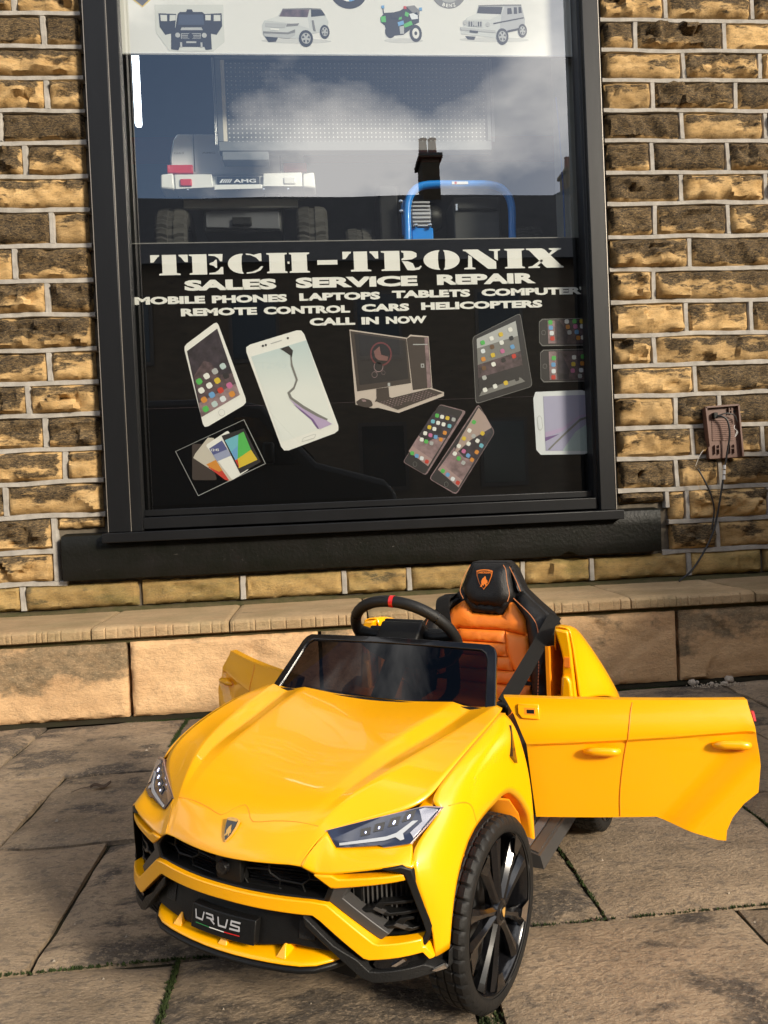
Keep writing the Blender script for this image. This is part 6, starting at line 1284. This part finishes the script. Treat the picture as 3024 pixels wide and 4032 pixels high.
# ---------------------------------------------------------------- small things on the paving
def pebble(x, y, r, seed, label, flat_=.7, m_=None):
    bm = bmesh.new(); bmesh.ops.create_icosphere(bm, subdivisions=2, radius=r)
    for v_ in bm.verts: v_.co *= 1+.28*noise.noise(v_.co*(1.6/r)+Vector((seed,0,0))); v_.co.z *= flat_
    me = bpy.data.meshes.new('pebble'); bm.to_mesh(me); bm.free(); me.materials.append(m_ or mat('pale_stone', (.45,.38,.30), .9, var=.2, vscale=60)); o = bpy.data.objects.new('pebble', me); col.objects.link(o); o.location = (x,y,r*flat_*.8)
    tag(o, label, 'stone', 'stones fallen at the foot of the step'); return o
for i, (x,y,r,fl,lb) in enumerate(((1.335,2.625,.014,.9,'upright pale stone at the left end of the group by the step'),(1.362,2.640,.008,.8,'small pale stone just behind the upright one by the step'),(1.405,2.615,.009,.6,'small flat pale stone in the middle of the group by the step'),(1.485,2.635,.018,.75,'largest pale stone at the right end of the group by the step'),(1.455,2.615,.013,.35,'thin flat pale chip lying before the largest stone'))): pebble(x,y,r,i*3.1,lb,fl)
v, f = [], []; rr = random.Random(3)
for i in range(140):
    x, y = 1.42+rr.gauss(0,.055), 2.60+rr.gauss(0,.014); s = rr.uniform(.0012,.004); k = len(v); v += [(x-s,y-s,0.001),(x+s,y-s*.5,0.001),(x,y+s,0.001),(x,y,s*1.4+.001)]; f += [(0+k,1+k,3+k),(1+k,2+k,3+k),(2+k,0+k,3+k)]
tag(obj('stone_dust', v, f, mat('pale_dust', (.42,.35,.26), .95)), 'sandy crumbs scattered round the stones by the step', 'grit', kind='stuff')
v, f = [], []
for i in range(260):
    x, y = rr.uniform(-1.3,2.0), rr.uniform(.9,2.62); s = rr.uniform(.0008,.0026) if rr.random() < .95 else .005; k = len(v); c_ = rr.uniform(.6,1.4); v += [(x-s,y-s,0.001),(x+s*c_,y-s*.5,0.001),(x,y+s,0.001),(x,y,s*.9+.002)]; f += [(0+k,1+k,3+k),(1+k,2+k,3+k),(2+k,0+k,3+k)]
tag(obj('grit', v, f, mat('grit_mix', (.32,.27,.21), .95, var=.5, vscale=5)), 'tiny bits of grit scattered over the paving', 'grit', kind='stuff')
lf = empty('dead_leaf', (-.62,2.015,.004), .35); tag(lf, 'curled dry brown leaf on the paving left of the car', 'leaf')
M_leafm = mat('dry_leaf', (.055,.032,.018), .8, var=.4, vscale=40)
rows = [[(-.026+.052*i/8, (j-2)*.0045*(1-((i-4)/4.6)**2)+.002*math.sin(i), .004+.006*math.cos((j-2)*.9)*(1 if j in (1,2,3) else .1)+.004*math.sin(i*.9)) for j in range(5)] for i in range(9)]
grid('blade', rows, M_leafm, lf, ang=60, thick=.0006); tube('stalk', [(-.024,0,.008),(-.05,.003,.006),(-.074,-.002,.003)], .0009, M_leafm, lf, 5)
# moss tufts in the wider joints
v, f = [], []
def moss_run(x0,y0,x1,y1,n_,w):
    for i in range(n_):
        t = rr.random(); x, y = x0+(x1-x0)*t+rr.gauss(0,w), y0+(y1-y0)*t+rr.gauss(0,w*.6); s = rr.uniform(.001,.0032); k = len(v); h_ = rr.uniform(.002,.006)
        v.extend([(x-s,y,-.008),(x+s,y+s*.4,-.008),(x+rr.gauss(0,.002),y+rr.gauss(0,.002),-.007+h_)]); f.append((k,k+1,k+2)); k = len(v); v.extend([(x,y-s,-.008),(x+s*.3,y+s,-.008),(x+rr.gauss(0,.002),y+rr.gauss(0,.002),-.007+h_)]); f.append((k,k+1,k+2))
moss_run(-.27,.95,-.27,1.235,500,.0025); moss_run(.206,.95,.206,1.06,300,.008); moss_run(.935,1.24,.935,1.69,400,.002); moss_run(-.505,2.35,-.505,2.64,400,.004); moss_run(-.75,1.237,-.2,1.237,260,.002); moss_run(.70,2.642,1.25,2.642,700,.006); moss_run(-.72,2.645,-.4,2.645,400,.005); moss_run(.3,1.237,.9,1.237,200,.002); moss_run(.46,1.25,.46,1.65,120,.002)
tag(obj('moss_tufts', v, f, mat('bright_moss', (.030,.050,.008), .9, var=.4, vscale=30)), 'bright green moss growing in the paving joints', 'moss', kind='stuff')

# ---------------------------------------------------------------- surroundings that the glass and paint reflect, and that cast the shade
M_house = stone_mat('terrace_stone', (.13,.10,.07), (.09,.07,.05), (.03,.027,.024), .4, .1, 3); M_slate = mat('roof_slate', (.045,.047,.052), .7, var=.3, vscale=3); M_hwin = mat('dark_pane', (.02,.025,.03), .1); M_hfr = mat('brown_window_frame', (.05,.04,.035), .5)
gw = box('shade_wall', 2.46, 2.66, -.25, 3.02, -.05, 1.20, M_stone); tag(gw, 'unseen low stone wall added right of the step to cast shade', 'wall', kind='thing')  # out-of-view wall added to shade the right end of the step
box('wall_coping', -.04, .24, -.02, 3.26, 1.25, 1.31, M_cope, gw, .008).location = (2.46-.04+.03,-.25,-.05)
def house(x0, x1, y0, h, ridge, label, chim, stone=M_house):
    r = empty('house', ((x0+x1)/2, y0-4, 0)); tag(r, label, 'house', 'houses across the street'); O = ((x0+x1)/2, y0-4, 0)
    q = lambda o: place(o, O)
    q(box('wall', x0, x1, y0-8, y0, -.05, h, stone, r)); rf = q(obj('roof', [(x0-.1,y0+.25,h-.05),(x1+.1,y0+.25,h-.05),(x1+.1,y0-4,ridge),(x0-.1,y0-4,ridge),(x0-.1,y0-8.25,h-.05),(x1+.1,y0-8.25,h-.05)], [(0,1,2,3),(3,2,5,4),(0,3,4),(1,5,2)], M_slate, r))
    for cx, w, t in chim:
        q(box('chimney', cx-w/2, cx+w/2, y0-4.4, y0-3.6, ridge-.6, ridge+t, stone, r)); q(box('chimney_cap', cx-w/2-.08, cx+w/2+.08, y0-4.48, y0-3.52, ridge+t, ridge+t+.12, stone, r))
        for k in (-.25,.25): q(lathe('chimney_pot', [(0,0),(.13,0),(.10,.5),(.12,.55)], mat('terracotta', (.28,.09,.05), .8), r, 12, 'z')).location += Vector((cx+k*w*1.1,y0-4,ridge+t+.12))
    nw = max(2, int((x1-x0)/2.2))
    for k in range(nw):
        cx = x0+(k+.5)*(x1-x0)/nw
        for z0, z1 in ((.9,2.3),(3.6,5.0)):
            if z1 < h: fr_ = q(box('window', cx-.5, cx+.5, y0, y0+.03, z0, z1, M_hfr, r)); g_ = q(box('window_pane', cx-.43, cx+.43, y0+.03, y0+.04, z0+.08, z1-.08, M_hwin, r))
    q(box('door', x0+.3, x0+1.2, y0, y0+.04, -.03, 2.0, mat('house_door', (.04,.05,.07), .4), r))
house(-14, -5, -9.0, 5.6, 8.55, 'stone terraced house across the street, far left', [(-11,.9,1.2)]); house(-4.98, 7.6, -9.0, 5.6, 8.55, 'stone terraced house across the street, behind the camera', [(3.15,.44,.8)]); house(9.3, 10.9, -17.2, 10.9, 11.9, 'taller stone house standing behind the terrace, to the right', [(10.0,.8,.7)], stone_mat('terrace_stone_tan', (.30,.21,.11), (.22,.15,.08), (.05,.045,.04), .3, .1, 3))
# parked van, a dark shape in the glossy sign
vn = empty('parked_van', (-1.6,-2.6,-.05)); tag(vn, 'dark panel van parked in the street behind the camera', 'van')
M_van = mat('van_paint', (.020,.021,.023), .5, spec=.25); M_vg = mat('van_glass', (.01,.012,.014), .05)
prof = [(-2.3,.35),(-2.3,1.9),(-2.1,2.05),(.55,2.05),(.95,1.95),(1.55,1.25),(2.35,1.02),(2.5,.85),(2.5,.35)]
o = plate('body', prof, lambda a,b,d: (a,-d,b), 1.9, M_van, vn, 0, bev=.06)
plate('side_window', [(.62,1.22),(.62,1.82),(.9,1.80),(1.36,1.24)], lambda a,b,d: (a,.012-d,b), .02, M_vg, vn, 0); plate('windscreen', [(-.8,0),(.8,0),(.7,1),(-.7,1)], lambda a,b,d: (1.53-.54*b,-.95+a,1.29+.62*b+.02-d), .01, M_vg, vn, 0)
for x in (-1.45,1.6):
    for y in (-.1,-1.8): wv = lathe('wheel', [(0,.1),(.20,.1),(.22,.06),(.33,.07),(.34,-.07),(.2,-.08),(0,-.08)], M_rub, vn, 28, 'y'); wv.location = (x,y,.34)
box('side_rub_strip', -2.2,2.2,.002,.02,.75,.82, M_blk, vn); box('mirror', .95,1.08,.0,.2,1.25,1.5, M_blk, vn, .03); box('headlamp', 2.36,2.44,-.35,-.05,.75,.95, M_refl, vn, .03)
